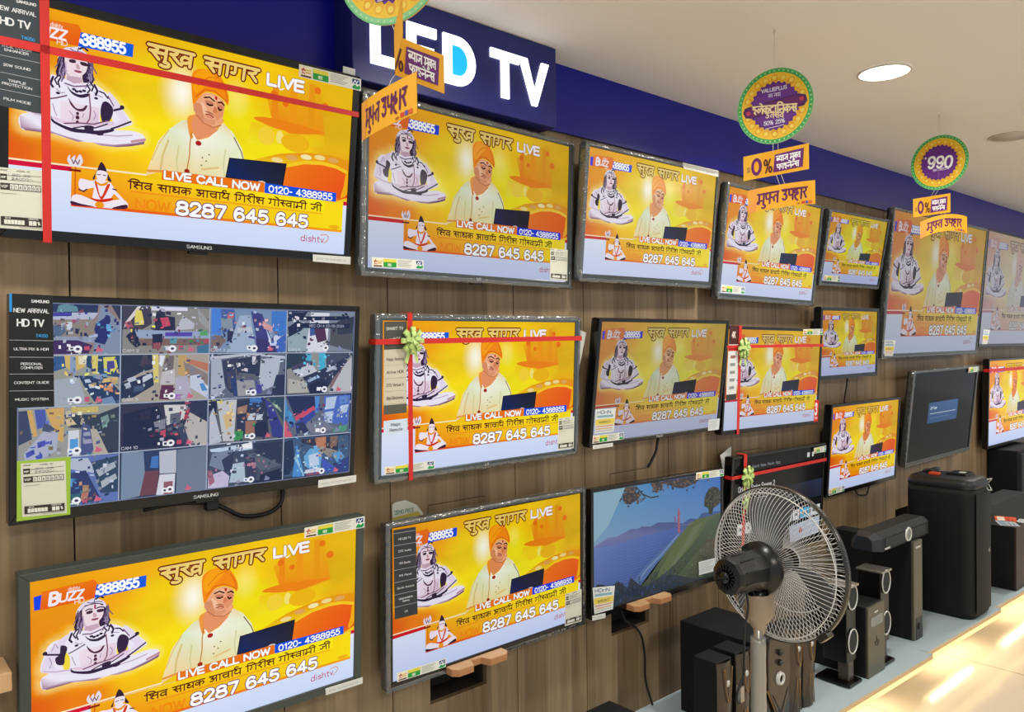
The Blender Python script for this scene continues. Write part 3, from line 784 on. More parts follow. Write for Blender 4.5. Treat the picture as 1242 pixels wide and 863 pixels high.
for _l in '''
HILLS .005 .457 .094 .406 .166 .411 .267 .373 .319 .385 .346 .372 .415 .390 .464 .368 .605 .399 .668 .427 .732 .396 .799 .419 .833 .371 1.004 .387 1.005 .597 .005 .472
SEA .005 .469 .155 .475 .347 .461 .606 .451 .668 .480 .547 .622 .377 .787 .284 .884 .003 .986
SHORE .637 .507 .561 .575 .390 .710 .221 .907 .272 .958 .460 .731 .653 .546
HILLSIDE .733 .432 1.004 .402 1.008 1.015 .351 .981 .234 .998 .391 .841 .532 .652 .645 .527
HILLD .869 .637 1.005 .635 1.008 1.015 .736 .978 .609 .916 .735 .781
HILLG .733 .441 .868 .434 .800 .583 .608 .777 .461 .865 .547 .690
BUSHES .004 1.001 .007 .797 .052 .784 .122 .824 .170 .796 .239 .883 .258 .795 .351 .908 .461 .882 .563 .866 .736 .960 .871 1.006 .491 1.001 .136 1.004
TOWER .624 .277 .639 .280 .643 .509 .625 .504
TOWER2 .597 .342 .608 .344 .608 .405 .598 .402
TOWER3 .605 .404 .733 .441 .733 .468 .606 .434
TREE .849 .301 .866 .193 .937 .138 .992 .194 .992 .308 .938 .336 .920 .389 .894 .393 .884 .335
BR1 .181 .007 .276 -0.021 .292 .022 .231 .045
BR2 .200 .056 .263 .050 .330 .084 .297 .135 .226 .147
BR3 .295 -0.010 .343 .078 .412 .130 .469 .130 .412 .141 .343 .102 .303 .039
BR4 .411 -0.012 .489 -0.045 .497 .050 .454 .078
BR5 .504 -0.034 .633 -0.046 .865 -0.011 .796 .054 .666 .099 .557 .049
'''.strip().splitlines():
    _n, _r = _l.split(' ', 1); COAST[_n] = Q(_r)

# ------------------------------------------------------------------ what the screens show
def seg_dist(p, poly):
    best = 9
    for i in range(len(poly)):
        (x0, y0), (x1, y1) = poly[i-1], poly[i]
        x0 *= 16/9; x1 *= 16/9; px, py = p[0]*16/9, p[1]
        dx, dy = x1-x0, y1-y0; t = max(0, min(1, ((px-x0)*dx+(py-y0)*dy)/(dx*dx+dy*dy+1e-9)))
        best = min(best, math.hypot(px-x0-t*dx, py-y0-t*dy))
    return best
BGP = [(0, 0, 'f0a41e'), (.3, .02, 'f4b61c'), (.6, .02, 'f5c81c'), (.97, .03, 'e8bc20'), (0, .3, 'ee9422'), (.04, .45, 'ee8a26'), (0, .66, 'ec6a2c'), (.14, .66, 'f28a26'), (.28, .62, 'f7c41c'), (.33, .3, 'f7d81a'),
       (.36, .16, 'f5d41c'), (.62, .3, 'f7e82a'), (.7, .2, 'f2c420'), (.74, .42, 'f4e422'), (.86, .2, 'e6b020'), (.97, .3, 'e6bc1e'), (.3, .5, 'f8e322'), (.42, .5, 'f7e82c'), (.2, .1, 'f2aa22'), (.66, .5, 'f3e424'), (.5, .66, 'f6d21c'), (.95, .6, 'ee9020'), (.1, .25, 'ee9a22')]
BGL = [(a, b, lin(c)) for a, b, c in BGP]
def bgcol(u, v):
    W = 0; c = [0, 0, 0]
    for a, b, k in BGL:
        w_ = 1/(((u-a)*1.5)**2+(v-b)**2+.004)**1.6; W += w_
        for i in range(3): c[i] += k[i]*w_
    c = [x/W for x in c]
    n = pnoise(Vector((u*5, v*9, 1.3)))*.10+pnoise(Vector((u*14, v*22, 4)))*.05
    c = [max(0, x*(1+n)) for x in c]
    g = math.exp(-(((u-.435)/.042)**2+((v-.25)/.11)**2)); g2 = .22*math.exp(-(((u-.60)/.04)**2+((v-.22)/.1)**2))
    t = min(1, g+g2); c = [x*(1-t)+y*t for x, y in zip(c, (1, .98, .86))]
    d = min(seg_dist((u, v), TR['statue_torso']), seg_dist((u, v), TR['statue_legs']))
    t = .6*math.exp(-(d/.028)**2); c = [x*(1-t)+y*t for x, y in zip(c, (1, .93, .35))]
    return c
def broadcast():
    p = PB(); NU, NV = 64, 26
    n0 = len(p.v); V1 = .70
    for j in range(NV+1):
        for i in range(NU+1): p.v.append((i/NU, V1*j/NV, 0))
    cc = [[bgcol(i/NU, V1*j/NV) for i in range(NU+1)] for j in range(NV+1)]
    for j in range(NV):
        for i in range(NU):
            a = n0+j*(NU+1)+i; p.f.append((a, a+1, a+NU+2, a+NU+1)); p.c.append([cc[j][i], cc[j][i+1], cc[j+1][i+1], cc[j+1][i]])
    p.rect(0, .70, 1, 1, '', ['e4ecfb', 'e4ecfb', 'd2defa', 'd2defa'])
    # faint temple and hall behind
    p.poly(TR['temp3'], '', ['eeb024', 'e8b826', 'ec9a24', 'ee8e24'])
    p.rect(.715, .12, .735, .31, 'ee9422'); p.rect(.775, .07, .80, .31, 'f0a024', same=True); p.rect(.84, .06, .862, .31, 'e8a024', same=True)
    for a, b, r in ((.72, .16, .012), (.80, .1, .016), (.87, .09, .012), (.76, .2, .01), (.9, .17, .014)): p.ell(a, b, r, r*1.6, 'ea7e28')
    p.poly(TR['temp2'], '', ['f2d04a', 'eebe2a', 'e8c23a', 'f0dc44', 'f4e850'])
    p.smooth(TR['temple'], 'ee8c20'); p.ell(.70, .39, .028, .05, 'f4d65a'); p.ell(.745, .385, .012, .035, 'f5e48a'); p.ell(.80, .40, .05, .05, 'eebc38')
    # round red arch on the right
    A = TR['archOuter']; B = TR['archInner']
    p.poly(A+[(1, .70), (.62, .70), (.64, .56)], '', ['f4c040']+['e9a030']*(len(A)-1)+['e8962a', 'f0d030', 'f3d838'])
    for i, (a, b) in enumerate(((.74, .51), (.79, .485), (.84, .468), (.89, .458), (.94, .462))): p.ell(a, b, .02, .014, ['f2dc9a', 'e2b070', 'f5e8b4'][i % 3])
    p.poly([(a, b-.02) for a, b in B]+[(1, .70), (.70, .70), (.735, .585)], 'f6cf50')
    p.poly(B+[(1, .665), (.95, .70), (.70, .70), (.74, .6)], '', ['f07a24']*3+['ee6c22']*2+['ec5a22', 'f4a030', 'f08030', 'f08828'])
    p.smooth([(.99, .53), (1, .54), (1, .64), (.975, .67), (.985, .6)], 'f2b440')
    # seated stone statue
    st, sh, dk = 'f0ebf8', 'c9b4cc', '3a2748'
    p.smooth(TR['hair_L'], dk); p.smooth(TR['hair_R'], dk, same=True)
    p.smooth(TR['statue_legs'], st, 2); p.smooth(TR['footshade'], 'b08a9c')
    p.line(Q('.30 .535 .335 .515'), .012, 'c89aa8'); p.line(Q('.09 .497 .14 .515 .2 .528 .26 .52 .3 .505'), .006, sh)
    p.smooth(TR['statue_torso'], st, 2)
    p.poly(Q('.118 .40 .215 .40 .212 .49 .15 .51 .12 .48'), '', ['f1e2ec', 'ead8e6', 'dcc4d6', 'e4cede', 'eee0ee'])
    p.smooth(Q('.095 .298 .067 .325 .039 .375 .024 .454 .031 .468 .062 .466 .053 .438 .070 .398 .081 .355'), 'e6dcee', 2); p.smooth(Q('.022 .454 .062 .465 .105 .496 .144 .516 .140 .530 .101 .512 .060 .495'), 'ece4f2', 2)
    p.smooth(Q('.235 .318 .260 .354 .292 .441 .296 .455 .270 .478 .228 .508 .212 .504 .235 .478 .268 .443 .250 .400'), 'e8def0', 2)
    p.poly(Q('.024 .498 .038 .494 .079 .535 .140 .559 .179 .567 .163 .575 .105 .554 .067 .557 .038 .558 .027 .547'), '', ['d8c4d6', 'f4eefa', 'f0e8f6', 'e2d4e6', 'c8b0c8', 'a888a4', '94708e', '8a6482', '84607c', 'b090a6'])
    p.poly(Q('.195 .567 .253 .563 .309 .539 .335 .522 .333 .538 .296 .559 .261 .572 .220 .576'), '', ['c8b0c8', 'b89ab4', 'a888a0', 'a07c94', '80566e', '7a5470', '8c6a86', 'b498b0'])
    p.smooth(TR['gap_L'], 'f4e060'); p.smooth(TR['gap_R'], 'f4e060', same=True)
    p.smooth(TR['hair_armL'], dk); p.smooth(TR['hair_armR'], dk, same=True)
    p.smooth(TR['crown'], 'e6dff0'); p.line(TR['crown'][6:10]+[(.19, .23)], .008, dk); p.line(Q('.112 .225 .122 .2 .135 .175 .16 .172 .18 .186'), .008, dk)
    p.smooth(TR['face'], 'f0dfe6'); p.smooth(Q('.155 .16 .162 .13 .17 .158'), 'f0ecf8'); p.line(Q('.163 .15 .172 .138 .182 .15'), .009, dk)
    for k in ('eyeL', 'eyeR'): p.smooth(TR[k], '4a2c44')
    p.line(Q('.136 .2 .144 .194 .153 .198'), .006, dk); p.line(Q('.164 .198 .173 .195 .182 .2'), .006, dk)
    p.smooth(TR['nose'], 'cfa9b4'); p.smooth(TR['mouth'], 'a0566c'); p.line(Q('.16 .18 .16 .197'), .008, 'a03a58')
    rh = random.Random(11); p.nxt()
    for k in range(26):
        side = k % 2; u0 = (.122 if side == 0 else .188)+rh.uniform(-.006, .006); v0 = rh.uniform(.19, .27)
        p.line([(u0, v0), (u0+(-.007 if side == 0 else .007)*rh.uniform(.2, 1), v0+.03), (u0+rh.uniform(-.012, .012), v0+.055)], .005, rh.choice(['6a5878', 'a898b8', '8a7a98', '24143a']), same=True)
    for q_ in ('.112 .29 .104 .31 .11 .33', '.118 .296 .112 .318 .116 .34', '.19 .29 .198 .31 .194 .33', '.182 .305 .19 .325 .184 .342'): p.line(Q(q_), .007, dk)
    p.line(Q('.14 .158 .15 .166 .165 .163 .178 .17'), .005, '8a7a9a'); p.line(Q('.125 .19 .133 .178 .147 .172'), .005, '9a8aa8'); p.line(Q('.16 .146 .158 .16'), .005, '6a5a7a')
    for q_ in ('.10 .42 .105 .45 .11 .47', '.2 .42 .206 .44 .2 .46', '.14 .44 .15 .46 .148 .48', '.175 .44 .172 .46', '.108 .35 .12 .365 .128 .36', '.2 .335 .21 .345 .222 .35', '.06 .34 .066 .36', '.045 .40 .05 .43 .045 .45'): p.line(Q(q_), .004, 'b09cb8')
    p.line(Q('.129 .225 .131 .27 .142 .29'), .006, sh); p.poly(Q('.133 .282 .168 .278 .171 .3 .15 .312 .132 .3'), 'cdb0c2')
    p.smooth(TR['coll1'], dk); p.smooth(TR['coll2'], '5a3048'); p.line(Q('.128 .318 .15 .325 .18 .312'), .007, '8a7090')
    p.line(Q('.093 .40 .11 .39 .133 .372'), .006, '6a4860'); p.line(Q('.188 .345 .192 .42 .19 .46 .178 .5'), .006, '8a5a70')
    for a, b, r in ((.16, .445, .004), (.16, .463, .005), (.16, .484, .004)): p.ell(a, b, r, r*1.9, '5a3048')
    for a, b in ((.157, .345), (.166, .342), (.15, .338), (.175, .336), (.112, .368), (.205, .36)): p.ell(a, b, .005, .006, dk)
    p.smooth(TR['belt'], dk); p.smooth(Q('.105 .478 .15 .492 .2 .478 .245 .455 .25 .47 .2 .5 .15 .508 .11 .495'), 'e4d0e2')
    p.line(Q('.128 .5 .165 .487 .2 .482 .24 .452'), .006, '7a5070'); p.line(Q('.15 .515 .175 .5 .205 .498 .235 .47'), .006, dk)
    p.smooth(Q('.178 .495 .2 .492 .198 .515 .18 .518'), dk); p.smooth(Q('.205 .515 .222 .505 .225 .525 .21 .53'), dk, same=True)
    p.poly(TR['armbandL'], dk); p.poly(TR['armbandR'], dk, same=True); p.ell(.034, .372, .006, .01, dk); p.ell(.272, .38, .006, .01, dk)
    p.line(Q('.03 .46 .06 .478 .1 .485'), .006, sh); p.line(Q('.296 .44 .262 .475 .245 .49'), .008, dk); p.line(Q('.058 .335 .05 .37'), .005, sh); p.line(Q('.235 .34 .25 .38'), .006, '8a6a8c')
    p.line(Q('.10 .3 .094 .33 .1 .345'), .01, dk); p.line(Q('.2 .3 .208 .325 .204 .345'), .01, dk); p.line(Q('.213 .325 .225 .33 .235 .35'), .007, dk)
    # speaking man in an orange turban
    p.smooth(TR['neck'], 'e8a078'); p.poly(TR['tunic'], '', ['f6d9a0', 'f5e6b8', 'efe9c4', 'e2ecd0', 'dcebd4', 'f0d8b0', 'eef0dc', 'f4f4e4', 'f4f4e4', 'eef0d6', 'f2d8b4', 'e6eed2', 'e9efd2', 'eef0ce', 'f2ecc0', 'ecdfae', 'f4d8a6'])
    for s_, c_, w_ in (('.40 .5 .385 .58 .38 .66', 'd9c78c', .01), ('.43 .52 .425 .6 .43 .66', 'd8d2a0', .008), ('.57 .5 .565 .58 .57 .65', 'd9d7ac', .008), ('.595 .43 .62 .5 .632 .56', '8a6a3a', .006), ('.40 .45 .375 .52 .355 .61', 'e9c88a', .006), ('.345 .665 .40 .655', 'e8a45a', .012), ('.50 .62 .55 .6', 'e6c890', .01)): p.line(Q(s_), w_, c_)
    p.smooth(TR['collar'], 'f2a45e'); p.line(Q('.541 .4 .55 .372 .558 .352'), .014, 'f2ae6a'); p.line(Q('.466 .44 .462 .5 .462 .56 .455 .64'), .006, 'c98a4a')
    p.line(Q('.47 .45 .482 .482 .516 .459 .54 .42'), .008, 'fdf6e6'); p.ell(.487, .49, .009, .013, 'b03a3a'); p.ell(.456, .64, .008, .012, 'a83a2a')
    for q in ((.5, .56), (.498, .6), (.52, .54), (.512, .575)): p.ell(*q, .0025, .004, '7a6a50')
    p.smooth(TR['mface'], 'efb391', 3); p.poly(Q('.532 .24 .557 .255 .561 .28 .557 .33 .54 .36 .53 .33 .54 .3'), 'e5a07c'); p.smooth(Q('.49 .28 .505 .30 .51 .335 .49 .33'), 'f7c8aa')
    p.smooth(Q('.468 .3 .474 .285 .48 .3 .477 .33 .47 .33'), 'e09c78')
    p.smooth(TR['turban'], 'f79420', 3); p.smooth(Q('.463 .19 .48 .13 .515 .116 .53 .15 .50 .2 .475 .24'), 'fbaa38'); p.line(Q('.475 .26 .5 .215 .53 .212 .565 .25'), .008, 'e27a14'); p.line(Q('.48 .2 .51 .15 .54 .14'), .006, 'e88418'); p.line(Q('.55 .16 .565 .21 .569 .255'), .008, 'e57c18')
    for k in ('meyeL', 'meyeR'): p.smooth(TR[k], 'd08c74'); q_ = TR[k]; p.line(q_[2:5]+[q_[0]] if 0 else [q_[4], ((q_[4][0]+q_[3][0])/2, q_[3][1]+.004), q_[3]], .009, '3a1a18')
    p.smooth(Q('.472 .30 .49 .29 .498 .34 .505 .375 .49 .368 .476 .345'), 'dc9a78'); p.smooth(Q('.50 .355 .52 .362 .535 .358 .53 .385 .505 .378'), 'e2a282'); p.smooth(Q('.505 .24 .53 .24 .55 .256 .53 .26 .51 .256'), 'f6c4a4')
    p.line(TR['mbrowL'][:3], .008, '3a2018'); p.line(Q('.542 .266 .552 .262 .56 .274'), .008, '3a2018'); p.smooth(TR['mnose'], 'd98c6c'); p.smooth(TR['mmoust'], 'a86a54'); p.line(Q('.506 .338 .518 .336 .529 .345'), .008, 'b4645a'); p.line(Q('.51 .348 .519 .349 .526 .352'), .006, 'd88a78')
    p.smooth(TR['mdot'], 'c83a2a'); p.line(Q('.478 .35 .5 .383 .53 .398 .552 .38'), .007, 'c98462')
    # dark laptop lid
    p.poly(TR['laptop'], '14162a'); p.poly(Q('.585 .543 .767 .528 .757 .655 .577 .638'), '', ['1c2a58', '1a1c30', '22283c', '16306a']); p.ell(.69, .648, .014, .012, 'd8d8d8')
    # lower thirds
    p.poly(Q('0 .695 .147 .692 .147 .716 0 .72'), 'd8324e'); p.line(Q('0 .693 .15 .69 .34 .686'), .008, 'fbeccc')
    p.poly(Q('.147 .698 .985 .698 .985 .872 .147 .878'), '', ['f6b02a', 'fbe03a', 'fae22e', 'f07a24'])
    p.poly(Q('.30 .70 .905 .695 .915 .71 .915 .76 .905 .772 .30 .772'), '', ['f8d02c', 'fdf02c', 'fdf02c', 'fbe62c', 'fae02a', 'f8b82a'])
    p.poly(Q('.3 .772 .905 .772 .905 .78 .3 .78'), '', ['f0902a', 'f2b02c', 'f6c82e', 'f4a02c'])
    p.poly(Q('.147 .864 .985 .858 .985 .872 .147 .878'), '', ['e84a22', 'f4a42a', 'f6b02c', 'e84a22'])
    p.text('NOW', .315, .86, .05, .1, 'f2962c', .2); p.ell(.955, .845, .02, .012, 'f0b82a'); p.rect(.985, .69, 1, .712, 'c83050')
    # trident and small seated figure
    p.rect(.155, .69, .1585, .83, 'd8701e'); p.poly(TR['cross'], '8a2a2a'); p.smooth(TR['tri'], 'e9e2ea'); p.line(Q('.147 .66 .152 .68 .156 .66 .162 .68 .167 .658'), .005, '8a6a7a')
    p.smooth(TR['s_hair'], '38203a'); p.smooth(TR['s_legs'], 'f2eaf2', 2); p.smooth(TR['s_foot'], '4a2040'); p.smooth(TR['s_foot2'], '4a2040'); p.smooth(TR['s_torso'], 'f2eaf4', 2)
    p.smooth(TR['s_skirt'], 'd83a2a'); p.smooth(TR['s_garl'], 'd8421e'); p.smooth(TR['s_face'], 'f3e6ee'); p.line(Q('.212 .716 .22 .714'), .004, '5a3a4a'); p.line(Q('.226 .714 .234 .716'), .004, '5a3a4a')
    p.smooth(Q('.208 .745 .222 .757 .24 .742 .235 .76 .221 .768 .21 .758'), 'f0a020'); p.ell(.219, .858, .012, .015, 'f2a430'); p.line(Q('.166 .795 .178 .803 .186 .79'), .006, '38204a'); p.line(Q('.252 .775 .262 .778'), .006, '38204a')
    # writing
    p.poly(Q('.385 .652 .699 .642 .699 .698 .383 .70'), 'f0823a'); p.text('LIVE CALL NOW', .392, .691, .036, .296, 'ffffff', .3, '9a5a3a', .42)
    p.poly(TR and Q('.70 .645 .956 .645 .956 .697 .70 .699'), '1a5ae0'); p.text('0120- 4388955', .715, .69, .034, .23, 'ffffff', .22)
    p.text('शिव साधक आचाय\x06 गिरीश गो\x01वामी जी'.replace('शि', 'िश').replace('गि', 'िग'), .293, .762, .034, .612, '5a1e0e', .2)
    p.text('8287 645 645', .43, .862, .062, .432, 'ffffff', .26, '7a4a6a', .42)
    p.text('dishtv', .834, .942, .036, .088, 'c23a5a', .12); p.line(Q('.905 .9 .925 .893 .936 .905 .932 .928 .918 .945'), .004, 'd88a3a')
    p.poly(Q('.162 .075 .298 .075 .296 .135 .158 .141'), '2166e0'); p.text('388955', .168, .127, .046, .112, 'ffffff', .25); p.ell(.165, .115, .006, .012, 'f8f8ff')
    p.poly(Q('.028 .058 .158 .045 .165 .065 .158 .14 .023 .148'), '', ['ee8030', 'ee8030', 'ee7630', 'ea6a30', 'ea6e30']); p.poly(TR and Q('.008 .077 .027 .072 .023 .144 .009 .144'), '2450e8')
    p.text('B', .046, .132, .058, .022, 'f6eef4', .26, shear=.12); p.text('UZZ', .07, .126, .04, .062, 'f6eef4', .24, shear=.12); p.text('HD', .108, .152, .022, .026, 'f6e0d8', .16); p.text('dishtv', .092, .079, .018, .03, 'f6e0d8', .16)
    for t, u, wd in (('सुख', .335, .128), ('सागर', .495, .168)):
        p.text(t, u, .122, .066, wd, 'f0d488', .24, '7e3410', .48, shear=.06)
    p.text('LIVE', .695, .117, .054, .13, 'fbf6ff', .30, 'a8884a', .42); p.smooth(Q('.725 .118 .735 .128 .752 .118 .74 .135'), 'fdf4e0')
    return p
def cctv():
    p = PB(); rnd = random.Random(3); p.rect(0, 0, 1, 1, '28303c')
    cells = {}
    for l in CCTV:
        h, *n = l.split(); pts = [(int(a)/999, int(b)/999) for a, b in zip(n[::2], n[1::2])]
        cu = sum(q[0] for q in pts)/len(pts); cv = sum(q[1] for q in pts)/len(pts); i, j = min(3, int(cu*4)), min(3, int(cv*4))
        pts = [(min(max(a, i/4), (i+1)/4), min(max(b, j/4), (j+1)/4)) for a, b in pts]
        p.poly(pts, h); cells.setdefault((i, j), []).append((h, pts))
    for (i, j), L in sorted(cells.items()):
        p.nxt()
        hs = [h for h, _ in L]
        if (i, j) != (1, 3):
            for k in range(90):
                h, pts = rnd.choice(L[1:-2] if len(L) > 4 else L)
                a, b = rnd.choice(pts); a += rnd.uniform(-.035, .035); b += rnd.uniform(-.04, .04); r1, r2 = rnd.uniform(.0012, .006), rnd.uniform(.002, .009)
                c = [int(h[q:q+2], 16) for q in (0, 2, 4)]; f = rnd.choice((.65, .8, .9, 1.08, 1.2)); c = tuple(min(255, x*f+rnd.uniform(-8, 8)) if x*f > 8 else 8 for x in c)
                u0, u1 = max(a-r1, i/4), min(a+r1, (i+1)/4); v0, v1 = max(b-r2, j/4), min(b+r2, (j+1)/4); sk = rnd.uniform(-.006, .006)
                if u1 > u0 and v1 > v0: p.poly([(u0, v0), (u1, min(max(v0+sk, j/4), (j+1)/4)), (u1, min(v1+sk, (j+1)/4)), (u0, v1)], c, same=k % 8 != 0)
        n = j*4+i+1
        p.text('CAM %d' % n, i/4+.006, j/4+.238, .014, .045, 'd8dce4', .16) if n in (2, 3, 4, 6, 7, 10, 15) else None
        u, v = i/4+.142, j/4+.222; p.ell(u, v, .011, .018, 'ffffff'); p.ell(u, v, .005, .007, '503848'); p.poly([(u+.044, v+.014), (u+.05, v-.016), (u+.056, v-.004), (u+.064, v+.002), (u+.06, v+.015)], 'e05870' if (i+j) % 2 == 0 or i < 2 else '8a90b0')
    for k in range(1, 4):
        p.rect(k/4-.0016, 0, k/4+.0016, 1, 'b8c0d0'); p.rect(0, k/4-.0028, 1, k/4+.0028, 'b8c0d0')
    for a, b, c, d in ((0, 0, 1, .005), (0, .995, 1, 1), (0, 0, .003, 1), (.997, 0, 1, 1)): p.rect(a, b, c, d, '8088a0')
    p.rect(.80, .075, .98, .105, '14141c'); p.text('REC CH 4 05-08-2024', .83, .098, .015, .13, 'b8b8c8', .16)
    return p
def coast():
    p = PB(); C = COAST
    for j in range(10):
        v0, v1 = j*.05, (j+1)*.05
        def sk(u, v): t = min(1, v/.48); a = [86, 176, 214]; b = [38, 118, 214]; m = [a[i]*(1-u)+b[i]*u for i in range(3)]; e = [142-50*u, 172-20*u, 214]; return tuple(m[i]*(1-t)+e[i]*t for i in range(3))
        us = [0, .25, .5, .75, 1]
        for a, b in zip(us, us[1:]): p.rect(a, v0, b, v1, '', [sk(a, v0), sk(b, v0), sk(b, v1), sk(a, v1)], same=True)
    p.poly(C['HILLS'], '', ['8a8cc0', '8488bc', '7880b8', '6a74ae', '626cac', '5c68a8', '5462a4', '4a5a9e', '40589c', '4060a8', '3a5ca8', '3454a0', '3a5ea0', '3c66b0', '3a60a8', '7078b8'])
    p.poly(C['SEA'], '', ['6a86cc', '5a7cc8', '4a70c4', '3e68c0', '3a66c4', '3a5eb4', '2a4a9c', '203a84', '3a5aa8'])
    for k in range(30):
        v = .52+.012*k; u = .03+.012*k % .2; p.line([(u, v+.01), (min(.62-.012*k, u+.4), v)], .002, '5a80cc' if k % 2 else '3458b0')
    p.smooth(C['SHORE'], '4a72b4'); p.line(Q('.63 .52 .5 .66 .38 .76 .26 .92'), .02, '7a9ac8')
    p.poly(C['HILLSIDE'], '', ['6a7e66', '5a6e4e', '2c3c26', '26381f', '2c4228', '4a5a30', '5c6c38', '687a46'])
    p.smooth(C['HILLG'], '66753f'); p.poly(Q('.76 .48 .84 .46 .74 .62 .6 .79 .56 .80 .68 .62'), '74805a'); p.poly(C['HILLD'], '', ['5a4a44', '6a5048', '2a3a22', '2e4424', '44582e', '56683a'])
    rnd = random.Random(5); p.nxt()
    for k in range(700):
        u = rnd.uniform(.4, .99); v = rnd.uniform(.43, .98); e = rnd.uniform(.004, .011)
        if v > .45+(1-u)*.85+.03: p.poly([(u, v), (u+e*.5, v-e*.7), (u+e, v-e*.3), (u+e*1.1, v+e*.5), (u+e*.4, v+e*.6)], rnd.choice(['5e6a3c', '6f7a4a', '48552f', '66603f', '7c8060', '525a34', '6a5a44']), same=k % 30 > 0)
    p.smooth(C['BUSHES'], '16283c', 2)
    for k in range(220):
        u = rnd.uniform(0, .6); v = rnd.uniform(.8, .98); p.line([(u, v+.025), (u+rnd.uniform(-.012, .012), v)], .006, rnd.choice(['1a2c52', '20406a', '101c30', '284c8c']), same=k % 20 > 0)
    for k in ('TOWER', 'TOWER2'): p.poly(C[k], 'c05a6a' if k == 'TOWER' else '9a6a9a')
    for v in (.33, .38, .43): p.rect(.622, v, .643, v+.008, 'a84a5e')
    p.line(Q('.605 .43 .66 .44 .74 .452'), .008, '8a7a98'); p.line(Q('.60 .345 .618 .40 .632 .28 .66 .4 .74 .44'), .002, '8a80b0')
    p.smooth(C['TREE'], '3a3e34')
    for k in range(140):
        a = rnd.uniform(0, 2*PI); r = rnd.random()**.5; u, v = .93+.07*r*math.cos(a), .24+.1*r*math.sin(a); p.ell(min(u, .995), v, .008, .012, rnd.choice(['4a4a38', '2c3430', '5c5240', '66604c']), 6, same=k % 20 > 0)
    p.line(Q('.925 .3 .915 .4'), .012, '2c2a26')
    for k in ('BR1', 'BR2', 'BR4', 'BR5'):
        pts = [(a, max(.004, b)) for a, b in C[k]]; p.smooth(pts, '4c4248')
        cu = sum(q[0] for q in pts)/len(pts); cv = sum(q[1] for q in pts)/len(pts); du = max(q[0] for q in pts)-min(q[0] for q in pts); dv = max(q[1] for q in pts)-min(q[1] for q in pts)
        for m in range(70): p.ell(cu+rnd.gauss(0, .3)*du, max(.012, cv+rnd.gauss(0, .33)*dv), .009, .01, rnd.choice(['5a4844', '3c3440', '7a5a4c', '8a6a58', '46404c']), 6, same=m % 20 > 0)
    p.line([(a, max(.01, b)) for a, b in Q('.30 .0 .34 .08 .41 .13 .47 .13')], .012, '3c3440'); p.line(Q('.34 .08 .37 .12 .33 .15'), .008, '3c3440')
    p.poly(Q('0 0 .22 0 .1 .3 0 .42'), '9ac6dc')
    return p
def menu():
    p = PB(); p.rect(0, 0, 1, 1, '0c0d10'); p.poly(Q('.55 .36 1 .36 1 .55 .55 .56'), '', ['14161c', '2c3454', '20263c', '101216'])
    p.text('Search  Home  Movies  Apps', .19, .11, .028, .30, '8a9098', .16); p.text('Original Series Season 2', .06, .325, .05, .38, 'd4d4d4', .18); p.text('Watch now', .06, .4, .03, .12, 'a0a0a0', .16)
    p.rect(.8, .05, .83, .1, 'd8d8d8'); p.rect(.86, .05, .88, .1, 'd8d8d8')
    for a, b, c in ((.065, .14, 'e6e2e0'), (.145, .21, 'ded8d6'), (.215, .28, '38a8e0'), (.285, .345, '2e8ed0'), (.35, .42, '48b4e8'), (.565, .60, 'd8dce0'), (.61, .65, 'd0d4da'), (.66, .735, 'e0e2e6'), (.745, .86, '30b0e4'), (.87, .99, 'd8dce2')): p.rect(a, .64, b, .75, c); p.rect(a+.02, .68, b-.02, .71, '707880')
    p.poly(Q('.62 .80 .99 .77 .99 .96 .64 .98'), 'b8c2d4'); p.ell(.76, .875, .02, .03, 'b83a48'); p.poly(Q('.14 .86 .44 .83 .44 .96 .14 .94'), 'aab0b4'); p.poly(Q('.18 .48 .5 .46 .5 .56 .18 .58'), '3a3f4e')
    return p
def nosignal():
    p = PB(); p.rect(0, 0, 1, 1, '', ['0b0e0d', '0b0e0d', '121513', '121513'])
    p.poly(Q('.26 .36 .73 .36 .73 .60 .26 .60'), '', ['39577f', '3c5c88', '34537e', '304c74']); p.text('Off Timer', .29, .44, .03, .1, 'c0ccd8', .2); p.line(Q('.29 .49 .70 .49'), .008, 'a8b8c8'); p.line(Q('.29 .54 .6 .54'), .006, '5a789c')
    return p
PIC = {}
_S = {}
def picture(kind, parent, sw, sh, mtl):
    if kind not in _S:
        o = {'b': broadcast, 'c': cctv, 'l': coast, 'm': menu, 'n': nosignal}[kind]().build('screen', mtl, eps=.00003)
        _S[kind] = o.data
    else:
        o = bpy.data.objects.new('screen', _S[kind]); COL.objects.link(o)
    o.parent = parent; o.scale = (sw, 1, sh)
    o.material_slots[0].link = 'OBJECT'; o.material_slots[0].material = mtl
    return o

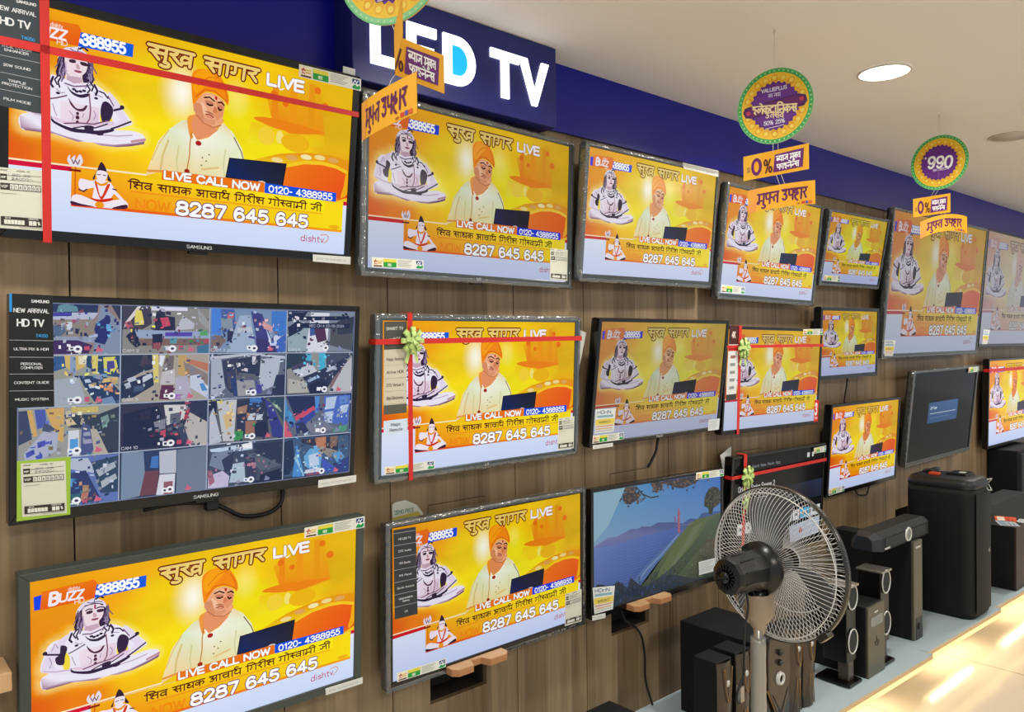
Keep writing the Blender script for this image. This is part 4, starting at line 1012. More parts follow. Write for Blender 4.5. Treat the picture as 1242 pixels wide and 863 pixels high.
# ------------------------------------------------------------------ labels and cards stuck on the televisions
def quadfn(c, y=-.0012):
    (ax, az), (bx, bz), (cx, cz), (dx, dz) = c
    def fn(u, v, d):
        return (ax*(1-u)*(1-v)+bx*u*(1-v)+cx*u*v+dx*(1-u)*v, y-d, az*(1-u)*(1-v)+bz*u*(1-v)+cz*u*v+dz*(1-u)*v)
    return fn
def newpb(asp): p = PB(asp); p.sub = 1; return p
def energy():
    p = newpb(6); p.rect(0, 0, 1, 1, 'e6e8dc'); p.rect(.01, .08, .2, .92, 'f2ead0')
    p.poly([(.07+.045*(1 if k % 2 else .45)*math.cos(k*PI/5-.9), .45+.36*(1 if k % 2 else .45)*math.sin(k*PI/5-.9)) for k in range(10)], 'b82a1e'); p.ell(.075, .5, .015, .1, 'f2e2c0')
    p.rect(.03, .78, .19, .92, '5a2a20'); p.rect(.10, .3, .19, .4, 'e0c040'); p.rect(.10, .5, .18, .6, 'd0a040')
    p.rect(.215, .1, .46, .42, 'e2d84a'); p.rect(.215, .42, .46, .92, '1f9a3a'); p.text('BEE', .30, .8, .22, .07, 'f0f4e0', .2)
    for k in range(5): p.rect(.49, .14+.15*k, .49+.28*(1-.13*(k % 3)), .2+.15*k, 'b4b8b0', same=k > 0)
    p.rect(.84, .06, .985, .94, 'f2f4f0'); p.rect(.85, .1, .975, .5, '1e3a78'); p.smooth(Q('.85 .88 .89 .55 .93 .7 .975 .55 .975 .9'), '1a9a4e'); p.line(Q('.87 .45 .9 .2 .92 .45 .95 .2'), .08, 'e8f0f4'); return p
def price():
    p = newpb(.68); p.rect(0, 0, 1, 1, 'dcdccb'); dk = '3a342e'
    p.text('BRAND', .06, .05, .022, .16, dk, .2); p.text('MODEL NO', .42, .05, .022, .3, dk, .2)
    p.rect(.05, .10, .2, .2, dk); p.line(Q('.05 .13 .95 .1'), .006, dk); p.line(Q('.05 .2 .95 .19'), .005, dk); p.text('LED 32', .24, .125, .03, .5, '6a6a70', .16); p.text('24000/-', .3, .185, .035, .5, '4a4a60', .14); p.text('MRP', .07, .17, .03, .11, 'e8e8dc', .2)
    p.rect(.05, .25, .95, .36, dk); p.text('VSP', .07, .325, .04, .15, 'e8e8dc', .2)
    for k in range(7): p.rect(.26+k*.098, .262, .26+k*.098+.085, .348, 'e4e4d8', same=k > 0)
    for k, c in enumerate('2149000'): p.text(c, .28+k*.098, .335, .05, .04, '5a5a60', .16)
    p.line(Q('.06 .42 .4 .415'), .006, '6a665c')
    p.rect(.05, .80, .95, .945, dk); p.text('EMI', .15, .835, .025, .12, 'e8e8dc', .2); p.text('MONTHS', .66, .83, .025, .22, 'e8e8dc', .2)
    for k in range(6): p.rect(.12+k*.075, .85, .12+k*.075+.068, .925, 'e4e4d8', same=k > 0)
    p.rect(.66, .85, .74, .925, 'e4e4d8'); p.rect(.75, .85, .83, .925, 'e4e4d8', same=True); p.text('%', .86, .91, .05, .06, 'e4e4d8', .2); p.line(Q('.45 .97 .95 .965'), .005, '6a665c'); return p
def strip(lines, bg='25292c', head=True, fg='e4e6e8'):
    p = newpb(.31); p.rect(0, 0, 1, 1, bg)
    if head:
        p.rect(0, 0, .06, .16, '2e8fd8'); p.text('SAMSUNG', .5, .07, .022, .42, fg, .24); p.text('NEW ARRIVAL', .1, .16, .034, .82, fg, .16); p.text('HD TV', .18, .28, .058, .62, fg, .2); p.text('T4050', .6, .375, .026, .28, '3a9ad8', .18)
    y0 = .405 if head else .04
    n = len(lines); st = (1-y0)/n
    for k, t in enumerate(lines):
        y = y0+k*st; p.line([(0, y), (1, y)], .004, 'b4b8bc')
        tt = t.split('|')
        for q, s_ in enumerate(tt): wd = min(.8, .062*len(s_)); p.text(s_, .5-wd/2, y+st*.5+.012+(q-(len(tt)-1)/2)*.034, .02, wd, fg, .17)
    return p
def strip_light():
    p = newpb(.29); p.rect(0, 0, 1, 1, 'd0c9b4'); p.rect(0, 0, 1, .30, '4f504a'); p.text('SMART TV', .1, .09, .03, .75, 'e0e0d8', .18); p.text('webOS', .25, .2, .03, .5, 'd8d8d0', .18)
    for k, t in enumerate(('Magic Remote', 'Active HDR', 'DTS Virtual X', 'Ship Electronics')): p.text(t, .12, .42+k*.14, .03, .76, '5a564c', .15); p.line([(0, .47+k*.14), (1, .47+k*.14)], .003, 'b8b09a')
    p.rect(0, .90, 1, 1, '5c5a50'); return p
def horn():
    p = newpb(1.1); p.rect(0, 0, 1, 1, 'dfe4e2'); p.text('HOriN', .1, .2, .13, .7, '34508a', .2); p.rect(.08, .26, .9, .36, '8ab0c0'); p.rect(.02, .42, .98, .66, 'e6cf58'); p.text('WARRANTY', .2, .6, .1, .6, '6a6a4a', .16); p.rect(.05, .7, .95, .74, 'd88a5a'); p.rect(.05, .8, .9, .84, 'd8a06a'); p.rect(.05, .9, .95, .93, 'b0b0a0'); return p
def plain(asp=5):
    p = newpb(asp); p.rect(0, 0, 1, 1, 'dedfd8'); p.text('SERIAL NO 0429 8801 55', .08, .66, .2, .8, '9a9c98', .14); return p
def note():
    p = newpb(1.3); p.rect(0, 0, 1, 1, 'd9dfe0')
    for k in range(6): p.rect(.1, .14+.13*k, .9-.12*(k % 3), .18+.13*k, 'a4acb0', same=k > 0)
    return p
def remote():
    p = newpb(1.7); p.rect(0, 0, 1, 1, 'd4e4f6'); p.text('Magic', .3, .42, .2, .42, '3a4658', .18); p.text('Remote', .25, .78, .2, .55, '3a4658', .18); return p
def three():
    p = newpb(.5); p.rect(0, 0, 1, 1, 'd82c22'); p.text('3', .22, .66, .5, .52, 'ffffff', .2); p.text('YEARS', .15, .88, .1, .7, 'ffd8d0', .2); return p
def strip_red():
    p = newpb(.27); p.rect(0, 0, 1, 1, 'dcdedc'); p.rect(0, 0, 1, .24, '4a2422'); p.text('4K', .3, .15, .08, .4, 'e8d8d0', .2); p.rect(0, .28, 1, .33, 'c8281e'); p.rect(0, .92, 1, 1, '3c3c3a')
    for k in range(5): p.rect(.25, .39+.105*k, .75, .43+.105*k, '9a6a60' if k < 1 else '8a8e90', same=k > 0)
    return p
_PBS = {'energy': energy, 'price': price, 'horn': horn, 'label': plain, 'label2': note, 'remote': remote, 'three': three,
        'strip_a': lambda: strip(['WIDE COLOR|ENHANCER', '20W SOUND', 'TRIPLE|PROTECTION', 'FILM MODE'], '3a4248'), 'strip_b': lambda: strip(['ULTRA PIX & HDR', 'PERSONAL|COMPUTER', 'CONTENT GUIDE', 'MUSIC SYSTEM'], '1d2122'),
        'strip_c': strip_light, 'strip_d': strip_red, 'strip_e': lambda: strip(['HD LED TV', 'DTS Audio', 'FM Radio', 'IPS Panel', 'Quick Access', 'Upgradable|Games', 'LG'], '34383a', False)}
_PN = {'energy': 'energy_label', 'price': 'price_card', 'horn': 'warranty_sticker', 'label': 'serial_label', 'label2': 'paper_note', 'remote': 'remote_sticker', 'three': 'warranty_sticker', 'strip_a': 'feature_label', 'strip_b': 'feature_label', 'strip_c': 'feature_label', 'strip_d': 'feature_label', 'strip_e': 'feature_label'}
_PL = {'energy': 'white energy rating label with green box', 'price': 'cream handwritten price card', 'horn': 'white and yellow warranty sticker', 'label': 'narrow white serial label', 'label2': 'small white printed note', 'remote': 'pale blue remote sticker', 'three': 'red sticker with a white 3', 'strip_a': 'dark grey feature strip', 'strip_b': 'black feature strip', 'strip_c': 'beige feature strip with grey head', 'strip_d': 'white feature strip with dark red head', 'strip_e': 'dark grey feature strip'}
def sticker(tv, kind, c):
    n = [x/1000 for x in map(float, c.split())]; q = list(zip(n[::2], n[1::2]))
    y = -.0022 if kind == 'energy' else -.0016
    o = _PBS[kind]().build(_PN[kind], M['paper'], tv, quadfn(q, y), eps=.00005); o['label'] = _PL[kind]
    if kind == 'price' and tv.get('sleeve'):
        xs = [a for a, b in q]; zs = [b for a, b in q]
        s = MB().box((min(xs)-.006, -.0013, min(zs)-.004), (max(xs)+.006, -.0004, max(zs)+.005)).build('price_sleeve', M['green_sleeve'], o)
    return o
def ribbon(tv, kind, c, h):
    n = [x/1000 for x in map(float, c.split())]; q = list(zip(n[::2], n[1::2])); mb = MB()
    mb.prism(q, -.0042, -.0034, 'y')
    if kind == 'ribv':
        for (a, b), d in ((q[0:2], 0), (q[3:1:-1], 0)): mb.box((a[0], -.0042, a[1]-.0008), (b[0], .03, a[1]+.0008))
    else:
        for a, b in ((q[0], q[3]), (q[1], q[2])): mb.box((a[0]-.0008, -.0042, b[1]), (a[0]+.0008, .03, a[1]))
    o = mb.build('ribbon', M['ribbon'], tv); o['label'] = 'red gift ribbon'; return o
def bow(tv, x, z, r, n=9):
    mb = MB(); rnd = random.Random(int(x*999))
    for ring, (m, rr, y0) in enumerate(((n, r, .003), (n-3, r*.66, .008), (3, r*.35, .012))):
        for k in range(m):
            a = 2*PI*k/m+ring*.4; ca, sa = math.cos(a), math.sin(a); wd = r*.19
            path = [(0, y0), (rr*.5, y0-.001), (rr*.95, y0+.003), (rr, y0+.007), (rr*.8, y0+.011), (rr*.35, y0+.009), (0, y0+.006)]
            vs = []
            for d, yy in path:
                ww = wd*(.35+.65*min(1, d/(rr*.7)))
                for s_ in (-1, 1): vs.append((x+ca*d-sa*ww*s_, -.004-yy, z+sa*d+ca*ww*s_))
            mb.add(vs, [(2*i, 2*i+1, 2*i+3, 2*i+2) for i in range(len(path)-1)], 0, None, True)
    for s_ in (-.5, .35): mb.prism([(x+s_*r*.3, z), (x+s_*r*.3+r*.28, z), (x+s_*r*1.1+r*.25, z-r*1.7), (x+s_*r*1.1, z-r*1.55)], -.0075, -.007, 'y')
    o = mb.build('ribbon_bow', M['bow'], tv); o['label'] = 'pale green gift bow'; return o

# ------------------------------------------------------------------ televisions
POSE = {
'T1': (.6030, 1.7155, .7409, .4510, .1364, .0101, -.0026), 'T2': (1.3809, 1.6839, .7782, .4576, .0461, .0473, -.0001), 'T3': (2.1480, 1.7104, .7312, .4336, .1024, .0210, .0095),
'T4': (2.9154, 1.6706, .7497, .4391, .1131, .0134, -.0101), 'T5': (3.6329, 1.7634, .5811, .3395, .1732, -.0094, .0076), 'T6': (4.6166, 1.4214, 1.2935, .7527, .0913, -.004, .0042),
'M1': (.6091, 1.1724, .7370, .4352, .0891, .0154, -.0051), 'M2': (1.4011, 1.1559, .7385, .4329, .0538, 0, .0042), 'M3': (2.1880, 1.1709, .7233, .4204, .1240, .0011, .0003),
'M4': (2.9385, 1.1443, .7252, .4225, .0636, -.0160, -.0123), 'M5': (3.6175, 1.3329, .5703, .3329, .0454, -.0125, .0078), 'M6': (4.6813, .8405, .8828, .5128, .1105, -.0119, .0100),
'B1': (.6159, .6588, .7320, .4297, .0765, -.0068, .0052), 'B2': (1.4321, .6095, .7442, .4366, .0102, .0104, -.0044), 'B3': (2.2018, .6051, .7271, .4245, -.0023, -.0183, -.0121),
'B4': (2.9701, .6174, .7489, .4423, .0525, .0089, -.0144), 'B5': (3.7535, .7963, .7267, .4246, .0649, -.0026, .0008), 'T7': (5.9291, 1.4624, 1.2436, .7250, .0850, 0, 0), 'M7': (5.9495, .8174, .9777, .5700, .0200, 0, 0)}
# key: picture, (gain, saturation, tint, mix, gamma), bezel material, (side, top, bottom), film, logo, label
TVS = {
'T1': ('b', (.97, 1.06, 'ffffff', 0, 1.1), 'bezel', (.016, .018, .020), 0, 'SAMSUNG', 'television with thick red ribbons crossed over its bright screen, up beside the lit sign'),
'T2': ('b', (.72, 1.0, '9a8a70', .02, 1.25, .507), 'bezel_grey', (.019, .014, .020), 1, 'LG', 'television directly below the lit LED TV sign, wrapped in grey-edged clear film'),
'T3': ('b', (.84, .98, 'd8d0a0', .03, 1.15, .508), 'bezel_grey', (.013, .014, .024), 1, '', 'television with a blank white strip stuck over the top right of its frame'),
'T4': ('b', (.82, 1.0, 'c8c8d8', .03, 1.2, .503), 'bezel_grey', (.015, .014, .022), 1, '', 'television whose top edge hides behind the yellow cards of the many-lined hanging sign'),
'T5': ('b', (.60, 1.1, '60a040', .04, 1.4, .525), 'bezel', (.013, .012, .02), 1, '', 'small television in the top row with a white label low on its greenish screen'),
'T6': ('b', (.48, .92, '8c7c60', .05, 1.25), 'bezel_grey', (.012, .012, .022), 1, '', 'very large dim television behind the cards of the hanging sign that reads 990'),
'T7': ('b', (.42, .6, '6c6880', .25, 1.05), 'bezel', (.012, .012, .02), 0, '', 'very large washed-out television cut off at the right end of the top row'),
'M1': ('c', (.85, .92, '5a80d8', .09, 1.08), 'bezel', (.013, .013, .022), 0, 'SAMSUNG', 'television showing a grid of sixteen security camera views'),
'M2': ('b', (.92, 1.06, 'ffffff', 0, 1.12), 'bezel_silver', (.020, .016, .018), 1, 'LG', 'television with crossed red ribbons, a green bow and a beige feature strip'),
'M3': ('b', (.54, .92, '808060', .06, 1.3, .515), 'bezel', (.015, .012, .016), 0, 'Haier', 'television with muted picture, a sticker at lower left and a pale note at lower right'),
'M4': ('b', (.74, 1.0, 'b0a890', .04, 1.2), 'bezel', (.012, .012, .016), 0, '', 'television with crossed red ribbons, green bow and a red number 3 sticker'),
'M5': ('b', (.60, 1.08, '708040', .04, 1.4, .515), 'bezel', (.017, .017, .020), 0, '', 'small bare black-framed television right of the one with the red number 3 sticker'),
'M6': ('n', (1, 1, 'ffffff', 0, 1), 'bezel_grey', (.012, .010, .024), 1, '', 'dark television with a small blue message box, above the tall party speaker'),
'M7': ('b', (.9, 1.25, 'ff8040', .03, 1.15), 'bezel', (.014, .014, .02), 0, '', 'vivid television with one red ribbon across it, cut off by the right edge'),
'B1': ('b', (.96, 1.06, 'ffffff', 0, 1.1), 'bezel_green', (.020, .018, .020), 0, '', 'television in a broad grey-green frame below the security camera screen'),
'B2': ('b', (.84, 1.08, 'ffffff', 0, 1.22, .505), 'bezel', (.018, .014, .022), 1, 'LG', 'television with dark feature strip and price card, above a wooden ledge with a dark slot'),
'B3': ('l', (.66, .92, '90a4a8', .05, 1.08), 'bezel', (.014, .012, .022), 0, 'Haier', 'television showing a blue coast with a bridge and green hillside'),
'B4': ('m', (.8, .95, 'ffffff', 0, 1), 'bezel', (.014, .012, .022), 0, '', 'black-screened television with an app menu, half hidden by the standing fan'),
'B5': ('b', (.82, 1.15, 'ff9040', .02, 1.2), 'bezel', (.015, .013, .020), 0, '', 'television between the fan and the tall party speaker, hung below the small bare one'),
}
STK = '''T1 strip_a -384 440 -307 443 -302 236 -380 239
T1 price -372 128 -300 131 -296 18 -370 17
T1 energy 209 444 371 445 373 417 210 416
T1 label 268 14 371 15 371 -4 269 -3
T1 ribv -309 446 -293 446 -283 -3 -298 -3
T1 ribh -374 362 369 366 369 354 -374 347
T2 energy -361 46 -199 49 -198 25 -360 21
T2 price 289 119 369 120 370 23 291 23
T3 label 130 437 356 438 359 415 139 416
T4 energy -359 54 -195 53 -196 26 -358 25
T5 energy -269 46 -117 48 -116 20 -269 22
T6 horn -640 93 -508 92 -529 11 -625 13
T7 horn -565 110 -453 108 -480 19 -566 20
M1 strip_b -369 437 -299 436 -295 223 -368 225
M1 price -350 118 -275 116 -272 12 -347 15
M1 label 269 12 374 13 374 -5 269 -7
M2 strip_c -348 414 -279 416 -277 177 -346 176
M2 remote -346 160 -273 162 -273 124 -345 122
M2 ribv -279 438 -264 438 -255 -3 -268 -3
M2 ribh -373 370 373 375 373 361 -373 356
M2 energy -343 41 -185 41 -184 18 -342 20
M2 price 281 121 351 122 351 21 280 21
M3 energy -351 41 -199 39 -198 15 -350 14
M3 horn -347 126 -250 124 -250 46 -342 46
M3 label -347 8 -249 8 -248 -5 -345 -5
M3 label2 284 46 357 47 358 4 286 4
M4 strip_d -350 420 -286 421 -280 136 -347 134
M4 ribv -290 425 -271 425 -250 -2 -267 -2
M4 ribh -366 348 366 358 366 346 -366 336
M4 energy 189 420 356 424 358 397 192 396
M4 three 322 108 360 108 360 12 324 12
M6 energy 282 510 444 508 444 478 284 477
M7 ribh -492 508 492 507 492 486 -492 487
B1 energy 206 424 366 427 366 398 206 399
B1 label 267 16 370 14 370 -3 269 -2
B2 strip_e -353 419 -283 417 -278 184 -350 186
B2 energy -344 45 -184 41 -187 17 -344 21
B2 price 280 116 354 116 354 13 278 15
B3 energy 190 424 362 420 362 394 188 398
B3 horn -359 106 -253 92 -263 16 -351 18
B3 label2 204 91 306 89 306 39 206 42
B3 label -361 15 -299 11 -299 -5 -361 -1
B4 ribv -301 446 -279 446 -268 -3 -287 -3
B4 ribh -378 368 378 374 378 360 -378 355
B4 energy 259 427 372 430 374 402 261 403
B5 energy -354 41 -201 37 -202 11 -351 9'''
def make_tv(k):
    cx, zb, tw, th, t, yw, rl = POSE[k]
    kind, sm, bz, (bs, bt, bb), film, logo, lab = TVS[k]
    Mx = Matrix.Translation((cx, -.072, zb)) @ Matrix.Rotation(yw, 4, 'Z') @ Matrix.Rotation(t, 4, 'X') @ Matrix.Translation((0, 0, th/2)) @ Matrix.Rotation(-rl, 4, 'Y') @ Matrix.Translation((0, 0, -th/2))
    tv = empty('television', lab, 'television', group='televisions on the display wall', M=Mx)
    hw = tw/2; D = .03
    mb = MB()
    mb.prism([(-hw, 0), (hw, 0), (hw-bs, bb), (-hw+bs, bb)], 0, D, 'y'); mb.prism([(-hw, th), (-hw+bs, th-bt), (hw-bs, th-bt), (hw, th)], 0, D, 'y')
    mb.prism([(-hw, 0), (-hw+bs, bb), (-hw+bs, th-bt), (-hw, th)], 0, D, 'y'); mb.prism([(hw, 0), (hw, th), (hw-bs, th-bt), (hw-bs, bb)], 0, D, 'y')
    be = mb.build('bezel', M[bz], tv, bevel=.0018)
    if logo: 
        p = newpb(len(logo)*.7); lw = .008*len(logo)/.74*.72; p.text(logo, 0, 1, .8, 1, 'c0c4c6', .2)
        p.build('brand_lettering', M['paper'], be, lambda u, v, d: (-lw/2+u*lw, -.0008-d, .0155-.008*v*1.0-.001))
    sw, sh = tw-2*bs, th-bt-bb
    s = picture(kind, tv, sw, sh, screen_mat('screen_'+k, *sm, **({'spec': .09, 'rough': .08} if kind == 'n' else {}))); s.location = (0, .0045, bb+sh/2)
    mb = MB(); mb.box((-hw+.004, D-.012, .004), (hw-.004, D+.008, th-.004)); mb.box((-hw*.72, D+.008, .03), (hw*.72, D+.022, th*.62))
    for q in range(6): mb.box((-.2, D+.022, .06+q*.012), (.2, D+.0235, .064+q*.012))
    mb.build('back_cover', M['back'], tv, bevel=.003)
    br = MB(); y1 = (.072+(th/2-.07)*math.sin(t))/math.cos(t)-.004
    br.box((-.1, D+.006, th/2-.07), (-.07, y1, th/2+.07)); br.box((.07, D+.006, th/2-.07), (.1, y1, th/2+.07)); br.box((-.13, y1-.004, th/2-.06), (.13, y1, th/2-.03))
    br.build('wall_bracket', M['back'], tv)
    if k in ('T1', 'T2', 'T3', 'M1'): MB().box((-.02, .004, -.006), (.02, .022, .001), bev=.002).build('infrared_sensor', M['bezel'], tv)
    tv['sleeve'] = 1 if k == 'M1' else 0
    ribs = []
    for l in STK.splitlines():
        kk, n, c = l.split(' ', 2)
        if kk != k: continue
        if n.startswith('rib'): ribbon(tv, n, c, th)
        else: sticker(tv, n, c)
    del tv['sleeve']
    if k == 'M2': bow(tv, -.268, .366, .036, 8)
    if k == 'M4': bow(tv, -.258, .338, .042, 8)
    if k == 'B4': bow(tv, -.28, .36, .044, 8); bow(tv, -.282, .262, .03, 6)
    if k == 'T1': MB().box((.328, .010, .438), (.361, .0112, .468)).build('paper_tab', M['white_paper'], tv)
    if k == 'M2': MB().prism([(.355, .40), (.41, .385), (.385, .285), (.36, .28)], .012, .0128, 'y').build('loose_price_card', M['white_paper'], tv)['label'] = 'white card sticking out behind the frame'
    if film:
        rnd = random.Random(ord(k[1])*7+ord(k[0])); vs = []; fs = []; loops = []
        N = 24
        def ring(off, y, jit):
            pts = []
            for (a, b) in (((-hw-off, -off), (hw+off, -off)), ((hw+off, -off), (hw+off, th+off)), ((hw+off, th+off), (-hw-off, th+off)), ((-hw-off, th+off), (-hw-off, -off))):
                for i in range(N): f = i/N; pts.append((a[0]+(b[0]-a[0])*f+rnd.uniform(-jit, jit), y+rnd.uniform(-jit, jit), a[1]+(b[1]-a[1])*f+rnd.uniform(-jit, jit)))
            return pts
        loops = [ring(.0035, .026, .0012), ring(.0042, .004, .0012), ring(.001, -.0028, .0006), ring(-.010, -.0015, .0005)]
        n = 4*N
        for i in range(3):
            for j in range(n): fs.append((i*n+j, i*n+(j+1) % n, (i+1)*n+(j+1) % n, (i+1)*n+j))
        MB().add([p for L in loops for p in L], fs, 0, None, True).build('protective_film', M['film'], tv)['label'] = 'crinkled clear film around the frame'
    return tv
for k in TVS: make_tv(k)

# ------------------------------------------------------------------ wooden ledges folded out of the wall
for i, c in enumerate(NICHE):
    if not (1.2 < c < 2.3): continue
    l = empty('wall_ledge', 'folded-out pale wooden ledge under the %s' % ('television with the dark feature strip, over an open slot' if c < 2 else 'television showing the blue coast'), 'ledge', (c, 0, .606), 'wooden ledges under the lowest televisions')
    poly = [(-.1, -.001), (-.1, -.10), (-.085, -.115), (-.035, -.115), (-.022, -.085), (.012, -.085), (.026, -.115), (.085, -.115), (.1, -.10), (.1, -.001)]
    MB().prism(poly, 0, .018, 'z').build('board', M['edge'], l, bevel=.0012); MB().prism([(a*.992, b*.992) for a, b in poly], .018, .0195, 'z').build('top_veneer', M['ledge'], l)
l = empty('wall_shelf', 'end of a light wooden shelf cut by the left edge', 'shelf', (-.03, 0, .872))
MB().box((-.5, -.10, 0), (.267, -.001, .036)).build('board', M['ledge'], l, bevel=.002)
MB().box((-.42, -.08, -.03), (-.40, -.001, 0)).build('bracket', M['black'], l)

# ------------------------------------------------------------------ cables and papers on the wall
def cable(pts, lab, r=.0035, plug=None, mats='cable'):
    o = empty('power_cable', lab, 'cable', pts[0], 'cables of the televisions'); p0 = Vector(pts[0])
    MB().tube(catmull([tuple(Vector(p)-p0) for p in pts], 6), r, 8).build('cord', M[mats], o)
    if plug: MB().box((-.014, -.012, -.03), (.014, .01, .012), bev=.004).build('plug', M['cable'], o, loc=tuple(Vector(plug)-p0))
    return o
cable([(.637, -.02, 1.168), (.645, -.02, 1.152), (.672, -.02, 1.135), (.714, -.018, 1.112), (.773, -.016, 1.111), (.808, -.012, 1.131), (.814, -.01, 1.175)], 'black cable looping below the security camera television', .005, (.637, -.02, 1.168))
cable([(2.252, -.02, 1.18), (2.241, -.02, 1.149), (2.229, -.02, 1.112), (2.196, -.012, 1.062)], 'short black cable hanging under the television with the muted picture', .005)
cable([(2.023, -.03, .60), (2.047, -.025, .55), (2.088, -.014, .526), (2.146, -.012, .471), (2.167, -.012, .393), (2.17, -.012, .302), (2.198, -.02, .206)], 'long black cable running down from the television showing the coast to the platform', .004)
cable([(3.707, -.02, 1.345), (3.69, -.02, 1.28), (3.686, -.012, 1.216), (3.70, -.008, 1.15)], 'black cable below the small bare black-framed television', .004)
cable([(3.76, -.02, .80), (3.80, -.02, .752), (3.87, -.02, .737), (3.906, -.02, .742), (3.935, -.02, .80)], 'black cable loop below the television beside the tall party speaker', .004)
cable([(.493, -.02, 1.159), (.56, -.02, 1.1635), (.643, -.02, 1.154)], 'flat black antenna lead lying under the security camera television', .0045)
pp = empty('paper_leaflet', 'folded white leaflet tucked behind the edge of the app menu television', 'leaflet', (2.63, -.03, .98))
MB().prism([(-.013, .084), (.035, .102), (.035, .02), (.01, .003)], -.001, 0, 'y').build('front_leaf', M['white_paper'], pp); MB().prism([(.035, .102), (.067, .111), (.061, .048), (.035, .02)], .001, .002, 'y').build('back_leaf', M['white_paper'], pp)
rd = newpb(1.8); rd.poly(Q('0 1 0 .1 .1 .02 .4 0 .75 .25 .95 .62 1 1'), 'd6d6c4'); rd.poly(Q('.0 .62 .8 .52 .95 .85 .97 1 0 1'), 'c8b450'); rd.text('DEMO PIECE', .08, .5, .14, .6, '4a8a7a', .18); rd.text('OFFER', .12, .85, .14, .6, '8a7a3a', .18)
tag(rd.build('round_leaflet', M['paper'], None, lambda u, v, d: (1.126+u*.105, -.004-d, 1.085-v*.07), .00006), 'half-round cream and yellow leaflet on the wall over the dark-stripped television', 'leaflet')

# ------------------------------------------------------------------ hanging signs
def disc_art(kind):
    p = newpb(1); c = lambda r, n, f: [(.5+r*f(k)*math.cos(2*PI*k/n), .5+r*f(k)*math.sin(2*PI*k/n)) for k in range(n)]
    p.poly(c(.5, 72, lambda k: 1), '6cc07a'); p.poly(c(.485, 72, lambda k: 1), '3fae5e' if kind != 'a' else '8ccf92'); 
    p.nxt()
    for k in range(48): a = 2*PI*k/48; p.ell(.5+.468*math.cos(a), .5+.468*math.sin(a), .011, .011, 'b8e0a0', 8, same=True)
    p.poly(c(.442, 72, lambda k: 1), 'f4c832')
    n = 20; p.nxt()
    for k in range(n):
        a = 2*PI*k/n; q = lambda r, b: (.5+r*math.cos(a+b), .5+r*math.sin(a+b))
        p.poly([q(.27, -.12), q(.36, -.14), q(.41, -.07), q(.425, 0), q(.41, .07), q(.36, .14), q(.27, .12)], 'e8a826' if k % 2 else 'efb62a', same=True)
    p.nxt()
    for k in range(n): a = 2*PI*k/n; p.ell(.5+.375*math.cos(a), .5+.375*math.sin(a), .028, .028, 'f8dc5a', 10, same=True)
    p.poly(c(.315, 96, lambda k: 1+.05*math.sin(k/96*2*PI*26)), '5f2b86')
    p.poly(c(.29, 48, lambda k: 1), '6a3090')
    if kind == 'c':
        p.text('990', .30, .575, .2, .44, 'ffffff', .2, shear=.15, rise=.05); p.text("'", .26, .46, .09, .03, 'ffffff', .3); p.text('EMI STARTS AT', .40, .65, .04, .28, 'e8d8f0', .2); p.rect(.485, .68, .50, .78, '8a50a8')
    else:
        p.poly([(.08+.0*1, .53), (.10, .47), (.2, .45), (.8, .39), (.9, .42), (.92, .5), (.88, .56), (.2, .62), (.11, .6)], '4b1d63'); p.poly([(.1, .53), (.2, .47), (.8, .41), (.9, .5), (.8, .55), (.2, .6)], '6a2468')
        p.ell(.15, .545, .03, .03, 'c83c5a', 8); p.ell(.85, .465, .03, .03, 'c83c5a', 8)
        p.text('VALUEPLUS', .33, .30, .045, .34, 'e8e0f0', .22); p.text('का नया', .42, .38, .045, .16, 'd8c8e8', .18)
        p.text('इलेकटानिकस'.replace('नि', 'िन'), .21, .565, .10, .58, 'f6e2b0', .2, rise=.06); p.text('उतसव', .38, .645, .07, .24, 'f2dca8', .2, rise=.03); p.text('50% 25%', .36, .74, .05, .28, 'e8e0f0', .2); p.line(Q('.38 .79 .62 .77'), .012, 'd0c0e0')
    return p
def card_zero():
    p = newpb(2.9); p.rect(0, 0, 1, 1, 'f6b42c'); p.poly(Q('0 0 .3 0 .2 1 0 1'), 'f8c03a')
    p.ell(.21, .52, .085, .36, '6c2a72', 24); p.ell(.21, .52, .04, .22, 'f6b42c', 20); p.text('%', .335, .84, .52, .14, '5a2a2a', .14); p.text('5X', .06, .7, .2, .05, '9a5a5a', .12)
    p.poly(Q('.50 .18 .93 .14 .91 .86 .47 .88'), '6c2a78'); p.text('\x05याज मु\x03त'.replace('\x05', '\x05'), .52, .47, .2, .36, 'ffffff', .22); p.text('फाइने\x04स', .53, .80, .2, .33, 'ffffff', .22); return p
def card_gift():
    p = newpb(2.7); p.rect(0, 0, 1, 1, 'f8b634'); p.poly(Q('0 0 .18 0 .08 1 0 1'), 'f0a844'); p.poly(Q('0 .7 .14 .6 .1 1 0 1'), 'ee9e50', )
    p.text('मु\x02त', .13, .74, .46, .31, '6c2a5c', .165, shear=.08); p.text('उपहार', .49, .72, .46, .38, '6c2a5c', .165, shear=.08)
    p.text('on', .72, .95, .08, .05, 'a04a3a', .2); p.rect(.79, .84, .84, .95, 'd84a3a'); p.rect(.85, .83, .89, .95, '6a5aa8'); p.rect(.90, .84, .95, .95, 'e06a3a'); return p
def curl(wd, h, z0, bend, droop):
    """a card bowed about its middle and sagging at its ends"""
    def fn(u, v, d):
        x = (u-.5); return (x*wd, bend*(4*x*x)-.0006-d, z0-v*h-droop*4*x*x)
    return fn
